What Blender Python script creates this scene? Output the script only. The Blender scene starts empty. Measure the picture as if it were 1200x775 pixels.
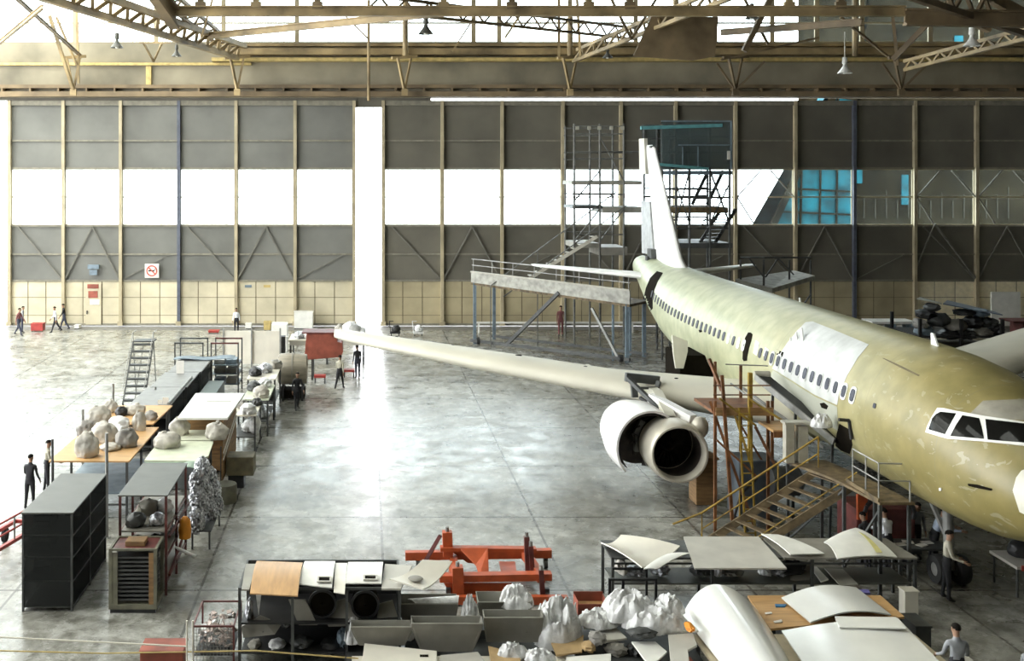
import bpy, bmesh, math, random
from mathutils import Vector, Matrix, noise
from mathutils.bvhtree import BVHTree
from mathutils.geometry import tessellate_polygon
R = math.radians
random.seed(7)
SC = bpy.context.scene
COL = SC.collection
# ------------------------------------------------------------ camera geometry (image 1200 x 775)
F, CX, YH, H = 1225.0, 430.0, 203.0, 11.0
CAM = Vector((0, 0, H))
def PY(px, py, Y):            # point seen at a pixel, at distance Y
    return Vector(((px-CX)/F*Y, Y, H-(py-YH)/F*Y))
def PZ(px, py, z=0.0):        # point seen at a pixel, at height z
    Y = F*(H-z)/(py-YH)
    return Vector(((px-CX)/F*Y, Y, z))
def PX(px, Y): return (px-CX)/F*Y

# ------------------------------------------------------------ materials
MATS = {}
def mat(name, col, rough=0.6, metal=0.0, var=0.12, scale=3.0, bump=0.0, col2=None, detail=4.0, coat=0.0, spec=0.5, stretch=None):
    if name in MATS: return MATS[name]
    m = bpy.data.materials.new(name); m.use_nodes = True
    nt = m.node_tree; N = nt.nodes; L = nt.links
    b = N['Principled BSDF']
    b.inputs['Roughness'].default_value = rough
    b.inputs['Metallic'].default_value = metal
    b.inputs['Specular IOR Level'].default_value = spec
    if coat: b.inputs['Coat Weight'].default_value = coat; b.inputs['Coat Roughness'].default_value = 0.15
    tc = N.new('ShaderNodeTexCoord'); nz = N.new('ShaderNodeTexNoise')
    nz.inputs['Scale'].default_value = scale; nz.inputs['Detail'].default_value = detail
    if stretch:
        mp = N.new('ShaderNodeMapping'); mp.inputs['Scale'].default_value = stretch
        L.new(tc.outputs['Object'], mp.inputs['Vector']); L.new(mp.outputs['Vector'], nz.inputs['Vector'])
    else: L.new(tc.outputs['Object'], nz.inputs['Vector'])
    rp = N.new('ShaderNodeValToRGB')
    c = Vector(col[:3])
    c2 = Vector(col2) if col2 else c*(1-var*2)
    hi = c*(1+var)
    rp.color_ramp.elements[0].position = 0.3; rp.color_ramp.elements[1].position = 0.68
    rp.color_ramp.elements[0].color = (*c2, 1); rp.color_ramp.elements[1].color = (min(hi.x,.95), min(hi.y,.95), min(hi.z,.95), 1)
    L.new(nz.outputs['Fac'], rp.inputs['Fac']); L.new(rp.outputs['Color'], b.inputs['Base Color'])
    if bump:
        bp = N.new('ShaderNodeBump'); bp.inputs['Strength'].default_value = bump; bp.inputs['Distance'].default_value = 0.05
        L.new(nz.outputs['Fac'], bp.inputs['Height']); L.new(bp.outputs['Normal'], b.inputs['Normal'])
    MATS[name] = m
    return m
def glass(name, tint=(0.9,0.95,0.95), trans=0.85, rough=0.08):
    if name in MATS: return MATS[name]
    m = bpy.data.materials.new(name); m.use_nodes = True
    nt = m.node_tree; N = nt.nodes; L = nt.links
    b = N['Principled BSDF']; b.inputs['Base Color'].default_value = (*tint, 1); b.inputs['Roughness'].default_value = rough
    t = N.new('ShaderNodeBsdfTransparent'); t.inputs['Color'].default_value = (*tint, 1)
    mx = N.new('ShaderNodeMixShader'); mx.inputs['Fac'].default_value = trans
    nz = N.new('ShaderNodeTexNoise'); nz.inputs['Scale'].default_value = 1.5
    mr = N.new('ShaderNodeMapRange'); mr.inputs['To Min'].default_value = trans-.06; mr.inputs['To Max'].default_value = min(1, trans+.06)
    L.new(nz.outputs['Fac'], mr.inputs['Value']); L.new(mr.outputs['Result'], mx.inputs['Fac'])
    L.new(b.outputs[0], mx.inputs[1]); L.new(t.outputs[0], mx.inputs[2]); L.new(mx.outputs[0], N['Material Output'].inputs['Surface'])
    MATS[name] = m
    return m
mat('cladding_grey', (.16,.16,.142), .7, var=.12, scale=.35, detail=8)
mat('cladding_brown', (.135,.125,.097), .7, var=.12, scale=.35, detail=8)
mat('scaffold_grey', (.15,.15,.135), .55, .2, var=.2)
mat('cladding_lit', (.84,.75,.52), .7, var=.06)
mat('seam_dark', (.16,.13,.08), .8)
mat('cladding_cream', (.57,.51,.36), .7, var=.12, scale=.5, detail=8)
mat('cladding_cream_far', (.41,.35,.215), .7, var=.12, scale=.5, detail=8)
mat('mullion_tan', (.40,.34,.22), .6, var=.12, scale=1)
mat('mullion_blue', (.09,.10,.13), .6)
mat('girt_dark', (.21,.195,.15), .7)
mat('roof_steel', (.34,.25,.125), .6, var=.3, scale=.6, detail=6)
mat('roof_steel_dark', (.20,.145,.08), .65, var=.25, scale=.6, detail=6)
mat('header_sheet', (.27,.24,.17), .75, var=.25, scale=.25, detail=8)
mat('yellow_rail', (.55,.42,.16), .6, var=.15)
mat('unseen_roof_deck', (.13,.115,.085), .8); mat('wall_blocker_dark', (.085,.08,.065), .8)
mat('teal_glazing', (.006,.085,.115), .6, var=.5, scale=.45, detail=3, col2=(.006,.010,.011), spec=.05)
mat('outside_dark', (.013,.011,.0065), .9, var=.3, scale=.4, spec=0.0)
mat('grey_steel', (.30,.30,.28), .5, .3, var=.2, scale=2)
mat('dark_steel', (.075,.078,.075), .55, .2, var=.25, scale=2)
mat('black_part', (.018,.018,.018), .5, var=.2)
mat('cage_top', (.085,.088,.075), .5, var=.12, scale=1.5)
mat('maroon', (.13,.035,.03), .5, var=.25)
mat('orange_red', (.46,.085,.022), .5, var=.15, scale=3)
mat('red_box', (.30,.075,.045), .6, var=.2, scale=2)
mat('red_paint', (.42,.05,.04), .5)
mat('yellow_paint', (.27,.17,.018), .55, var=.3, scale=3)
mat('ochre_paint', (.16,.062,.018), .6, var=.3, scale=3)
mat('stair_tan', (.14,.10,.05), .7, var=.3, scale=4)
mat('plywood', (.52,.31,.13), .55, var=.1, scale=1.2, stretch=(1,8,8))
mat('plywood_orange', (.54,.32,.14), .4, var=.1, scale=1.2, stretch=(8,1,8))
mat('brown_wood', (.26,.15,.06), .7, var=.2, scale=2, stretch=(1,1,6))
mat('green_board', (.55,.58,.44), .5, var=.08)
mat('white_board', (.78,.77,.71), .45, var=.06, scale=2)
mat('white_gloss', (.78,.78,.74), .15, var=.03, scale=1.2, coat=.4)
mat('cream_panel', (.74,.70,.60), .4, var=.05, scale=1.5)
mat('beige_panel', (.50,.48,.42), .5, var=.07, scale=1.5)
mat('taupe', (.25,.235,.20), .6, var=.1, scale=2)
mat('taupe_light', (.31,.30,.255), .6, var=.1, scale=2)
mat('bag_cloth', (.50,.47,.41), .8, var=.25, scale=2.5, bump=.5)
mat('bag_dark', (.27,.255,.23), .8, var=.25, scale=2.5, bump=.5)
mat('plastic_white', (.62,.62,.61), .3, var=.3, scale=5, bump=.9, col2=(.42,.42,.41))
mat('foil', (.55,.56,.58), .3, .55, var=.4, scale=9, bump=1.0, col2=(.1,.1,.11))
mat('cardboard', (.45,.31,.15), .8, var=.1)
mat('primer_wing', (.66,.63,.52), .5, var=.06, scale=.5, detail=7)
mat('primer_pale', (.68,.66,.56), .45, var=.08, scale=.8)
mat('white_paint', (.80,.80,.77), .35, var=.05, scale=1.5)
mat('nacelle_white', (.80,.79,.77), .32, var=.05, scale=1.5)
mat('nacelle_lip', (.56,.52,.43), .35, .25, var=.08, scale=2)
mat('engine_dark', (.045,.035,.03), .5, .2, var=.3, scale=4)
mat('cockpit_frame', (.80,.79,.74), .4, var=.04)
mat('cockpit_glass', (.008,.008,.007), .1, var=.1, spec=.15)
mat('window_dark', (.05,.055,.075), .4, var=.2, spec=.2)
mat('opening_dark', (.012,.010,.007), .9, spec=.03)
mat('rubber', (.02,.02,.02), .8)
mat('net_green', (.10,.12,.115), .8)
mat('lamp_dark', (.10,.10,.085), .5)
mat('lamp_white', (.75,.74,.68), .4)
mat('skin', (.33,.19,.12), .6, var=.05)
mat('hair', (.012,.010,.008), .9, spec=.1)
mat('shoe', (.015,.014,.013), .6)
for n, c in dict(shirt_white=(.70,.71,.74), shirt_cream=(.48,.45,.36), shirt_blue=(.42,.48,.60), shirt_grey=(.26,.27,.28), shirt_black=(.022,.022,.025), shirt_maroon=(.20,.07,.07), trouser_black=(.02,.02,.024), trouser_navy=(.04,.045,.07)).items():
    mat(n, c, .85, var=.12, scale=6)
mat('sign_white', (.75,.72,.66), .5, var=.05)
mat('sign_red', (.50,.10,.07), .5, var=.1)
mat('blue_item', (.03,.16,.32), .5)
mat('violet_item', (.13,.12,.36), .5)
mat('orange_item', (.75,.28,.02), .5)
mat('bluegrey_dark', (.06,.075,.09), .5, var=.2)
mat('bluegrey', (.17,.22,.26), .5, var=.15)
mat('solar_blue', (.16,.20,.25), .35, var=.1)
glass('pane_clear', trans=.93); glass('pane_added_skylight', (.95,.95,.9), .85)
def screen(name, col, trans):
    m = glass(name, (1,1,1), trans, .9)
    b = m.node_tree.nodes['Principled BSDF']; b.inputs['Base Color'].default_value = (*col, 1); b.inputs['Specular IOR Level'].default_value = .1
    return m
screen('mesh_screen', (.025,.027,.025), .30); screen('net_screen', (.09,.12,.12), .45); screen('film', (.75,.77,.8), .35)

# ------------------------------------------------------------ mesh builder
class MB:
    def __init__(s): s.v = []; s.f = []; s.mi = []; s.cur = 0
    def add(s, vs, fs):
        o = len(s.v); s.v += [Vector(v) for v in vs]; s.f += [tuple(o+i for i in f) for f in fs]; s.mi += [s.cur]*len(fs); return s
    def box(s, x0, x1, y0, y1, z0, z1):
        return s.add([(x0,y0,z0),(x1,y0,z0),(x1,y1,z0),(x0,y1,z0),(x0,y0,z1),(x1,y0,z1),(x1,y1,z1),(x0,y1,z1)],
                     [(0,3,2,1),(4,5,6,7),(0,1,5,4),(1,2,6,5),(2,3,7,6),(3,0,4,7)])
    def obox(s, c, size, rz=0, rx=0, ry=0):
        M = Matrix.Translation(c) @ Matrix.Rotation(rz,4,'Z') @ Matrix.Rotation(ry,4,'Y') @ Matrix.Rotation(rx,4,'X')
        a, b, d = size[0]/2, size[1]/2, size[2]/2
        vs = [M @ Vector(p) for p in [(-a,-b,-d),(a,-b,-d),(a,b,-d),(-a,b,-d),(-a,-b,d),(a,-b,d),(a,b,d),(-a,b,d)]]
        return s.add(vs, [(0,3,2,1),(4,5,6,7),(0,1,5,4),(1,2,6,5),(2,3,7,6),(3,0,4,7)])
    def beam(s, p, q, w, h=None):
        h = h or w; p = Vector(p); q = Vector(q); d = (q-p).normalized()
        up = Vector((0,0,1)) if abs(d.z) < .97 else Vector((0,1,0))
        a = d.cross(up).normalized()*w/2; b = a.cross(d).normalized()*h/2
        vs = [p-a-b, p+a-b, p+a+b, p-a+b, q-a-b, q+a-b, q+a+b, q-a+b]
        return s.add(vs, [(3,2,1,0),(4,5,6,7),(0,1,5,4),(1,2,6,5),(2,3,7,6),(3,0,4,7)])
    def tube(s, p, q, r, r2=None, n=8, caps=True):
        p = Vector(p); q = Vector(q); r2 = r if r2 is None else r2; d = (q-p).normalized()
        up = Vector((0,0,1)) if abs(d.z) < .95 else Vector((0,1,0))
        a = d.cross(up).normalized(); b = a.cross(d)
        vs = [p+(a*math.cos(t)+b*math.sin(t))*r for t in [2*math.pi*i/n for i in range(n)]] + [q+(a*math.cos(t)+b*math.sin(t))*r2 for t in [2*math.pi*i/n for i in range(n)]]
        fs = [(i,(i+1)%n,n+(i+1)%n,n+i) for i in range(n)]
        if caps: fs += [tuple(range(n-1,-1,-1)), tuple(range(n,2*n))]
        return s.add(vs, fs)
    def path(s, pts, r, n=8):
        for a, b in zip(pts, pts[1:]): s.tube(a, b, r, n=n)
        return s
    def lathe(s, prof, c, axis='Z', n=32, a0=0, a1=2*math.pi, thick=0):
        # prof = [(radius, along)], closed ring unless a0..a1 is partial
        full = abs(a1-a0-2*math.pi) < 1e-4; m = n if full else n+1; vs = []
        c = Vector(c)
        for r, h in prof:
            for i in range(m):
                t = a0+(a1-a0)*i/n; u, w = r*math.cos(t), r*math.sin(t)
                vs.append(c + (Vector((u,w,h)) if axis == 'Z' else Vector((u,h,w)) if axis == 'Y' else Vector((h,u,w))))
        fs = []
        for k in range(len(prof)-1):
            for i in range(n):
                j = (i+1) % m; fs.append((k*m+i, k*m+j, (k+1)*m+j, (k+1)*m+i))
        return s.add(vs, fs)
    def prism(s, poly, d):      # poly: list of 3D points, extruded by vector d
        d = Vector(d); n = len(poly); vs = [Vector(p) for p in poly] + [Vector(p)+d for p in poly]
        fs = [tuple(range(n-1,-1,-1)), tuple(range(n,2*n))] + [(i,(i+1)%n,n+(i+1)%n,n+i) for i in range(n)]
        return s.add(vs, fs)
    def sheet(s, fn, nu, nv, th, up=None):
        # a curved sheet with real thickness: fn(u,v) -> Vector
        g = [[Vector(fn(i/nu, j/nv)) for j in range(nv+1)] for i in range(nu+1)]
        def nrm(i, j):
            a = g[min(i+1,nu)][j]-g[max(i-1,0)][j]; b = g[i][min(j+1,nv)]-g[i][max(j-1,0)]
            n = a.cross(b)
            return n.normalized() if n.length > 1e-9 else Vector((0,0,1))
        vs = []; m = nv+1
        for i in range(nu+1):
            for j in range(m): vs.append(g[i][j])
        for i in range(nu+1):
            for j in range(m): vs.append(g[i][j]-nrm(i,j)*th)
        o = (nu+1)*m; fs = []
        for i in range(nu):
            for j in range(nv):
                a, b, c, d = i*m+j, (i+1)*m+j, (i+1)*m+j+1, i*m+j+1
                fs.append((a,b,c,d)); fs.append((o+d,o+c,o+b,o+a))
        for i in range(nu):
            fs.append((i*m, o+i*m, o+(i+1)*m, (i+1)*m)); fs.append(((i+1)*m+nv, o+(i+1)*m+nv, o+i*m+nv, i*m+nv))
        for j in range(nv):
            fs.append((j+1, o+j+1, o+j, j)); fs.append((nu*m+j, o+nu*m+j, o+nu*m+j+1, nu*m+j+1))
        return s.add(vs, fs)
    def blob(s, c, r, seed=0, amp=.25, freq=2.0, sub=3, flat=True, ridge=False):
        bm = bmesh.new(); bmesh.ops.create_icosphere(bm, subdivisions=sub, radius=1)
        c = Vector(c)
        vs = []
        for v in bm.verts:
            d = v.co.normalized(); q = d*freq+Vector((seed*3.7, seed*1.3, -seed))
            k = noise.noise(q)+.5*noise.noise(q*2.3)
            if ridge: k = .9-1.5*abs(k) + .22*noise.noise(q*4)
            p = d*(1+amp*k); p = Vector((p.x*r[0], p.y*r[1], p.z*r[2]))
            if flat and p.z < -r[2]*.55: p.z = -r[2]*.55
            vs.append(c+p)
        bm.verts.index_update()
        fs = [tuple(v.index for v in f.verts) for f in bm.faces]; bm.free()
        return s.add(vs, fs)
    def build(s, name, m, parent=None, off=None, smooth=False, bevel=0):
        me = bpy.data.meshes.new(name)
        off = Vector(off) if off is not None else Vector((0,0,0))
        me.from_pydata([tuple(v-off) for v in s.v], [], s.f)
        ms = m if isinstance(m, (list, tuple)) else [m]
        for x in ms: me.materials.append(MATS[x] if isinstance(x, str) else x)
        if len(ms) > 1:
            for p, i in zip(me.polygons, s.mi): p.material_index = i
        if smooth:
            for p in me.polygons: p.use_smooth = True
            me.set_sharp_from_angle(angle=R(40))
        me.update()
        o = bpy.data.objects.new(name, me); COL.objects.link(o)
        if parent: o.parent = parent
        if bevel:
            b = o.modifiers.new('bevel', 'BEVEL'); b.width = bevel; b.segments = 2; b.limit_method = 'ANGLE'
        return o
def setp(o, label=None, cat=None, group=None, kind=None):
    if label: o['label'] = label
    if cat: o['category'] = cat
    if group: o['group'] = group
    if kind: o['kind'] = kind
    return o
def drape(px, py, w, h, Y, seed, d=.4, lean=0):       # crumpled plastic lying over something: folds, ragged hem, real thickness
    p = PY(px, py, Y); s = F/Y; W = w/2/s; Hh = h/s; zb = p.z-Hh*.5
    def fn(u, v):
        a = (u-.5)*2; b = (v-.5)*2
        # map square to disc
        x = a*math.sqrt(1-b*b/2); y = b*math.sqrt(1-a*a/2); r = min(1, math.hypot(x, y)); t = math.atan2(y, x)
        rag = 1+.22*noise.noise(Vector((math.cos(t)*1.8+seed, math.sin(t)*1.8, 0)))
        q = Vector((x*2.1+seed*1.7, y*2.1, seed*.3))
        f = 1-2*abs(noise.noise(q)); g = 1-2*abs(noise.noise(q*2.3+Vector((5,1,0)))); k = noise.noise(q*6)
        env = (1-r**2.4)**.6 if r < 1 else 0
        z = Hh*env*(.52+.34*f+.14*g+.05*k)+ .03*abs(k)
        return Vector((p.x+x*W*rag+.05*g*W, p.y+y*d*rag, zb+z))
    return MB().sheet(fn, 44, 32, .006)
class Thing:                   # an Empty at the base of the thing; parts are given in world coordinates unless local=True
    def __init__(s, name, label, cat, loc=(0,0,0), rz=0, group=None, kind=None, local=False):
        s.o = bpy.data.objects.new(name, None); COL.objects.link(s.o); s.o.empty_display_size = .3
        s.loc = Vector(loc); s.o.location = s.loc; s.o.rotation_euler = (0,0,rz); s.local = local
        setp(s.o, label, cat, group, kind)
    def part(s, name, mb, m, parent=None, label=None, smooth=False, bevel=0, kind=None):
        off = (0,0,0) if s.local else s.loc
        o = mb.build(name, m, parent or s.o, off, smooth, bevel)
        setp(o, label, None, None, kind)
        return o
def single(name, mb, m, label, cat, group=None, base=None, smooth=False, bevel=0, kind=None):   # a thing that is one mesh
    if base is None:
        xs = [v.x for v in mb.v]; ys = [v.y for v in mb.v]; zs = [v.z for v in mb.v]
        base = ((min(xs)+max(xs))/2, (min(ys)+max(ys))/2, min(zs))
    o = mb.build(name, m, None, base, smooth, bevel); o.location = base
    return setp(o, label, cat, group, kind)
def struct(name, mb, m, parent=None, smooth=False):
    o = mb.build(name, m, parent, None, smooth)
    if not parent: o['kind'] = 'structure'
    return o
def dup(o, loc, rz=None, label=None, group=None):
    r = o.copy(); COL.objects.link(r); r.location = loc
    if rz is not None: r.rotation_euler = (0,0,rz)
    if label: r['label'] = label
    if group: r['group'] = group
    for ch in list(o.children):
        c = ch.copy(); COL.objects.link(c); c.parent = r
        for g in list(ch.children):
            d = g.copy(); COL.objects.link(d); d.parent = c
    return r
# ============================================================ SETTING
WY = 75.0                                # the big sliding doors
def wx(px): return PX(px, WY)
def wz(py): return H-(py-YH)/F*WY
# floor -------------------------------------------------------
def floor_mat():
    m = bpy.data.materials.new('concrete_floor'); m.use_nodes = True
    nt = m.node_tree; N = nt.nodes; L = nt.links; b = N['Principled BSDF']
    geo = N.new('ShaderNodeNewGeometry'); sep = N.new('ShaderNodeSeparateXYZ'); L.new(geo.outputs['Position'], sep.inputs[0])
    def nz(scale, det=6, dist=0, rough=.6):
        n = N.new('ShaderNodeTexNoise'); n.inputs['Scale'].default_value = scale; n.inputs['Detail'].default_value = det
        n.inputs['Distortion'].default_value = dist; n.inputs['Roughness'].default_value = rough
        L.new(geo.outputs['Position'], n.inputs['Vector']); return n.outputs['Fac']
    def ramp(src, a, b_, ca, cb):
        r = N.new('ShaderNodeValToRGB'); e = r.color_ramp.elements; e[0].position = a; e[1].position = b_; e[0].color = (*ca,1); e[1].color = (*cb,1)
        L.new(src, r.inputs['Fac']); return r.outputs['Color']
    def mix(kind, fac, a, b_):
        x = N.new('ShaderNodeMix'); x.data_type = 'RGBA'; x.blend_type = kind
        if isinstance(fac, float): x.inputs['Factor'].default_value = fac
        else: L.new(fac, x.inputs['Factor'])
        L.new(a, x.inputs['A']); L.new(b_, x.inputs['B']); return x.outputs['Result']
    base = ramp(nz(.22, 8, .4), .32, .70, (.29,.285,.255), (.60,.60,.56))
    fine = ramp(nz(2.6, 10, .2, .7), .34, .6, (.50,.49,.45), (1,1,1))
    c = mix('MULTIPLY', .8, base, fine)
    blot = ramp(nz(.75, 6, .3, .65), .49, .66, (1,1,1), (.33,.32,.28))
    c = mix('MULTIPLY', .75, c, blot)
    spots = ramp(nz(6.0, 4, 0, .6), .58, .68, (1,1,1), (.40,.40,.38))
    c = mix('MULTIPLY', .7, c, spots)
    mid = ramp(nz(1.7, 9, .5, .75), .42, .60, (.45,.44,.40), (1,1,1))
    c = mix('MULTIPLY', .75, c, mid)
    # shade around the aircraft painted into the floor colour, with a ragged outline
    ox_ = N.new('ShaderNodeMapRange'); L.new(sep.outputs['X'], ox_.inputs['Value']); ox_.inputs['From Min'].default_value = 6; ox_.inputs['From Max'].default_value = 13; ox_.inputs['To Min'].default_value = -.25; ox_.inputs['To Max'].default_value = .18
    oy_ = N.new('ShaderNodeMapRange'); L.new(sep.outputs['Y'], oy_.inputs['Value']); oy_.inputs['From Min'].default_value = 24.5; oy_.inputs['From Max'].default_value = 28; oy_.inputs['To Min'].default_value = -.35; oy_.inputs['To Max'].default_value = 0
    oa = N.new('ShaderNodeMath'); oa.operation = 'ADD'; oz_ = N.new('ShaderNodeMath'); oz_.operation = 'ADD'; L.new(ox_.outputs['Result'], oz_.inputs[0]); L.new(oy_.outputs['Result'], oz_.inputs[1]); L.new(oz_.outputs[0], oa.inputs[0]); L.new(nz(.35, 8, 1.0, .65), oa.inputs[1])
    shade_tone = ramp(oa.outputs[0], .45, .62, (1,1,1), (.52,.50,.46))
    c = mix('MULTIPLY', .9, c, shade_tone)
    def line(axis, off, pitch, w):
        a = N.new('ShaderNodeMath'); a.operation = 'SUBTRACT'; L.new(sep.outputs[axis], a.inputs[0]); a.inputs[1].default_value = off
        p = N.new('ShaderNodeMath'); p.operation = 'PINGPONG'; L.new(a.outputs[0], p.inputs[0]); p.inputs[1].default_value = pitch/2
        g = N.new('ShaderNodeMath'); g.operation = 'LESS_THAN'; L.new(p.outputs[0], g.inputs[0]); g.inputs[1].default_value = w
        return g.outputs[0]
    mxl = N.new('ShaderNodeMath'); mxl.operation = 'MAXIMUM'
    L.new(line('X', .45, 4.85, .036), mxl.inputs[0]); L.new(line('Y', 33.4, 5.85, .055), mxl.inputs[1])
    dk = N.new('ShaderNodeRGB'); dk.outputs[0].default_value = (.055,.05,.04,1)
    mf = N.new('ShaderNodeMath'); mf.operation = 'MULTIPLY'; L.new(mxl.outputs[0], mf.inputs[0]); mf.inputs[1].default_value = .85
    c = mix('MIX', mf.outputs[0], c, dk.outputs[0])
    L.new(c, b.inputs['Base Color'])
    rr = N.new('ShaderNodeMapRange'); L.new(nz(.9, 6, .5), rr.inputs['Value'])
    rr.inputs['From Min'].default_value = .3; rr.inputs['From Max'].default_value = .7
    rr.inputs['To Min'].default_value = .17; rr.inputs['To Max'].default_value = .36
    L.new(rr.outputs['Result'], b.inputs['Roughness'])
    bp = N.new('ShaderNodeBump'); bp.inputs['Strength'].default_value = .08; bp.inputs['Distance'].default_value = .02
    L.new(nz(4, 6), bp.inputs['Height']); L.new(bp.outputs['Normal'], b.inputs['Normal'])
    MATS['concrete_floor'] = m
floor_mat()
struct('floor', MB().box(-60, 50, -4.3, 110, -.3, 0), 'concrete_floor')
# raised apron strip in front of the doors (dark track zone)
struct('trim_1', MB().box(-60, 50, 73.2, 76.2, 0, .012), mat('track_strip', (.20,.195,.18), .6))

mat('brace_grey', (.165,.158,.13), .7)
# door leaves --------------------------------------------------
Z_TOP, Z_W1, Z_W0, Z_C, = 16.2, wz(198), wz(264), wz(329)
Z_G1, Z_G2, Z_GM = wz(165), wz(298), wz(231)
def door_leaf(n, bays, dark_at=(), far=False, slit=0):
    x0, x1 = bays[0], bays[-1]
    top = Z_TOP-slit
    cl = MB().box(x0, x1, WY, WY+.18, Z_W1, top); cl.box(x0, x1, WY, WY+.18, Z_C, Z_W0)
    root = struct('door_%d' % n, cl, 'cladding_brown' if far else 'cladding_grey')
    lo = MB()
    for a, b in zip(bays, bays[1:]):
        w = (b-a)/3
        for k in range(3):
            for (za, zb) in ((wz(383)+.18, wz(370)), (wz(370)+.04, wz(349)), (wz(349)+.04, Z_C-.02)):
                lo.box(a+k*w+.03, a+(k+1)*w-.03, WY-.03, WY, za, zb)
    struct('cladding_backing', MB().box(x0, x1, WY, WY+.16, .12, Z_C), 'seam_dark', root)
    if far:      # the four rightmost bays are paler: light falling there painted into the colour
        lo2 = MB(); 
        keep = [(f, mi) for f, mi in zip(lo.f, lo.mi)]
        cxs = [sum(lo.v[i].x for i in f)/4 for f in lo.f]
        lo2.add(lo.v, [f for f, c in zip(lo.f, cxs) if c > bays[9] and abs(lo.v[f[0]].y-(WY-.03)) < .04]); lo.f = [f for f, c in zip(lo.f, cxs) if not (c > bays[9] and abs(lo.v[f[0]].y-(WY-.03)) < .04)]; lo.mi = [0]*len(lo.f)
        struct('lit_cladding', lo2, 'cladding_lit', root)
    struct('lower_cladding', lo, 'cladding_cream_far' if far else 'cladding_cream', root)
    m1 = MB(); m2 = MB()
    for i, x in enumerate(bays):
        (m2 if i in dark_at else m1).box(x-.11, x+.11, WY-.28, WY+.05, .1, top)
        m1.box(x-.18, x+.18, WY-.42, WY-.28, .1, .4)
    struct('mullions', m1, 'mullion_tan', root)
    if dark_at: struct('joint_posts', m2, 'mullion_blue', root)
    g = MB()
    for z in (Z_G1, Z_W1+.05, Z_W0-.05, Z_G2, Z_C): g.box(x0, x1, WY-.12, WY+.02, z-.06, z+.06)
    g.box(x0, x1, WY-.2, WY+.1, top-.35, top)
    g.box(x0, x1, WY-.08, WY+.1, .06, .22)
    struct('girts', g, 'girt_dark', root)
    br = MB()
    for i, (a, b) in enumerate(zip(bays, bays[1:])):     # X braces behind the cladding line
        if i % 3 == 1:
            br.beam((a+.1,WY-.15,Z_C+.1), ((a+b)/2,WY-.15,Z_W0-.1), .09); br.beam((b-.1,WY-.15,Z_C+.1), ((a+b)/2,WY-.15,Z_W0-.1), .09)
        if i % 3 == 2:
            br.beam((a+.1,WY-.15,Z_C+.1), (b-.9,WY-.15,Z_G2-.1), .06)
        if i % 3 == 0:
            br.beam((b-.1,WY-.15,Z_C+.1), (a+.6,WY-.15,Z_W0-.1), .08)
    struct('braces', br, 'brace_grey', root)
    return root
WN = [0]
def window_row(bays, ztop, zbot, y=None, mid=True, diag=()):
    y = y or WY
    for i, (a, b) in enumerate(zip(bays, bays[1:])):
        WN[0] += 1
        f = MB(); a2, b2 = a+.11, b-.11
        f.box(a2, b2, y-.04, y+.06, zbot, zbot+.07); f.box(a2, b2, y-.04, y+.06, ztop-.07, ztop)
        f.box(a2, a2+.05, y-.04, y+.06, zbot+.07, ztop-.07); f.box(b2-.05, b2, y-.04, y+.06, zbot+.07, ztop-.07)
        if mid: f.box(a2+.05, b2-.05, y-.03, y+.05, (ztop+zbot)/2-.05, (ztop+zbot)/2+.05)
        w = struct('window_%d' % WN[0], f, 'mullion_tan')
        struct('pane', MB().box(a2+.05, b2-.05, y+.0, y+.012, zbot+.07, ztop-.07), 'pane_clear', w)
        if i in diag:
            struct('tie_rod', MB().beam((a2+.1,y-.12,(ztop+zbot)/2-.8), (a2+2.2,y-.12,ztop-.1), .05), 'grey_steel', w)
B1 = [wx(p) for p in (12, 75, 142, 210, 277, 346, 415)]
B2 = [wx(p) for p in (449, 518, 588, 659, 727, 791, 861, 931, 1000, 1071, 1143, 1215)]
door_leaf(1, B1, dark_at=(3,))
door_leaf(2, B2, dark_at=(8,), far=True)
# outer leaf further to the left, standing past the bright gap
B0 = [wx(p) for p in (-330, -260, -190, -120, -50)]
door_leaf(3, B0)
window_row(B1, Z_W1, Z_W0, diag=(1,2)); window_row(B2, Z_W1, Z_W0); window_row(B0, Z_W1, Z_W0)
# extra cross braces visible against the right-hand windows
x = MB()
for a, b in ((6,7),(9,10),(10,11)):
    xa, xb = B2[a]+.1, B2[b]-.1
    zc = (Z_W0+Z_W1)/2
    x.beam((xa,WY-.2,zc), (xa+1.7,WY-.2,Z_W1-.1), .08); x.beam((xb,WY-.2,zc), (xb-1.7,WY-.2,Z_W1-.1), .08)
    x.beam((xa,WY-.2,zc), (xa+1.2,WY-.2,Z_W0+.1), .08)
x.beam((B2[9]+1.4,WY-.2,Z_W0+.1), (B2[10]-.1,WY-.2,Z_C+.2), .12)
x.beam((B2[9]+1.4,WY-.2,Z_W0+.1), (B2[9]+.1,WY-.2,Z_C+1), .08)
struct('trim_2', x, 'brace_grey')
# header above the doors ---------------------------------------
HX0, HX1 = -60, 50
ZH0, ZH1 = wz(116.0)+.06, wz(50)
struct('wall_back', MB().box(HX0, HX1, WY-.1, WY+.25, ZH0, ZH1), 'header_sheet')
struct('wall_right_blocker', MB().box(49, 49.3, -4, 75.3, 0, 27), 'wall_blocker_dark')  # unseen side wall, put in to keep the right side dark
struct('wall_front_blocker', MB().box(-50, 49.3, -4.3, -4, 0, 27), 'wall_blocker_dark')  # unseen wall behind the camera, added to cut frontal light
struct('trim_91', MB().box(wx(415), wx(449), WY-.1, WY+.2, wz(126), Z_TOP), 'cladding_brown')
struct('trim_90', MB().box(HX0, wx(505), WY-.1, WY+.2, Z_TOP+.002, ZH0-.002), 'cladding_brown')
tr = MB()
tr.box(HX0, HX1, WY-.75, WY-.11, wz(114), wz(108)); tr.box(HX0, HX1, WY-.55, WY-.11, wz(104), wz(100))
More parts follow.
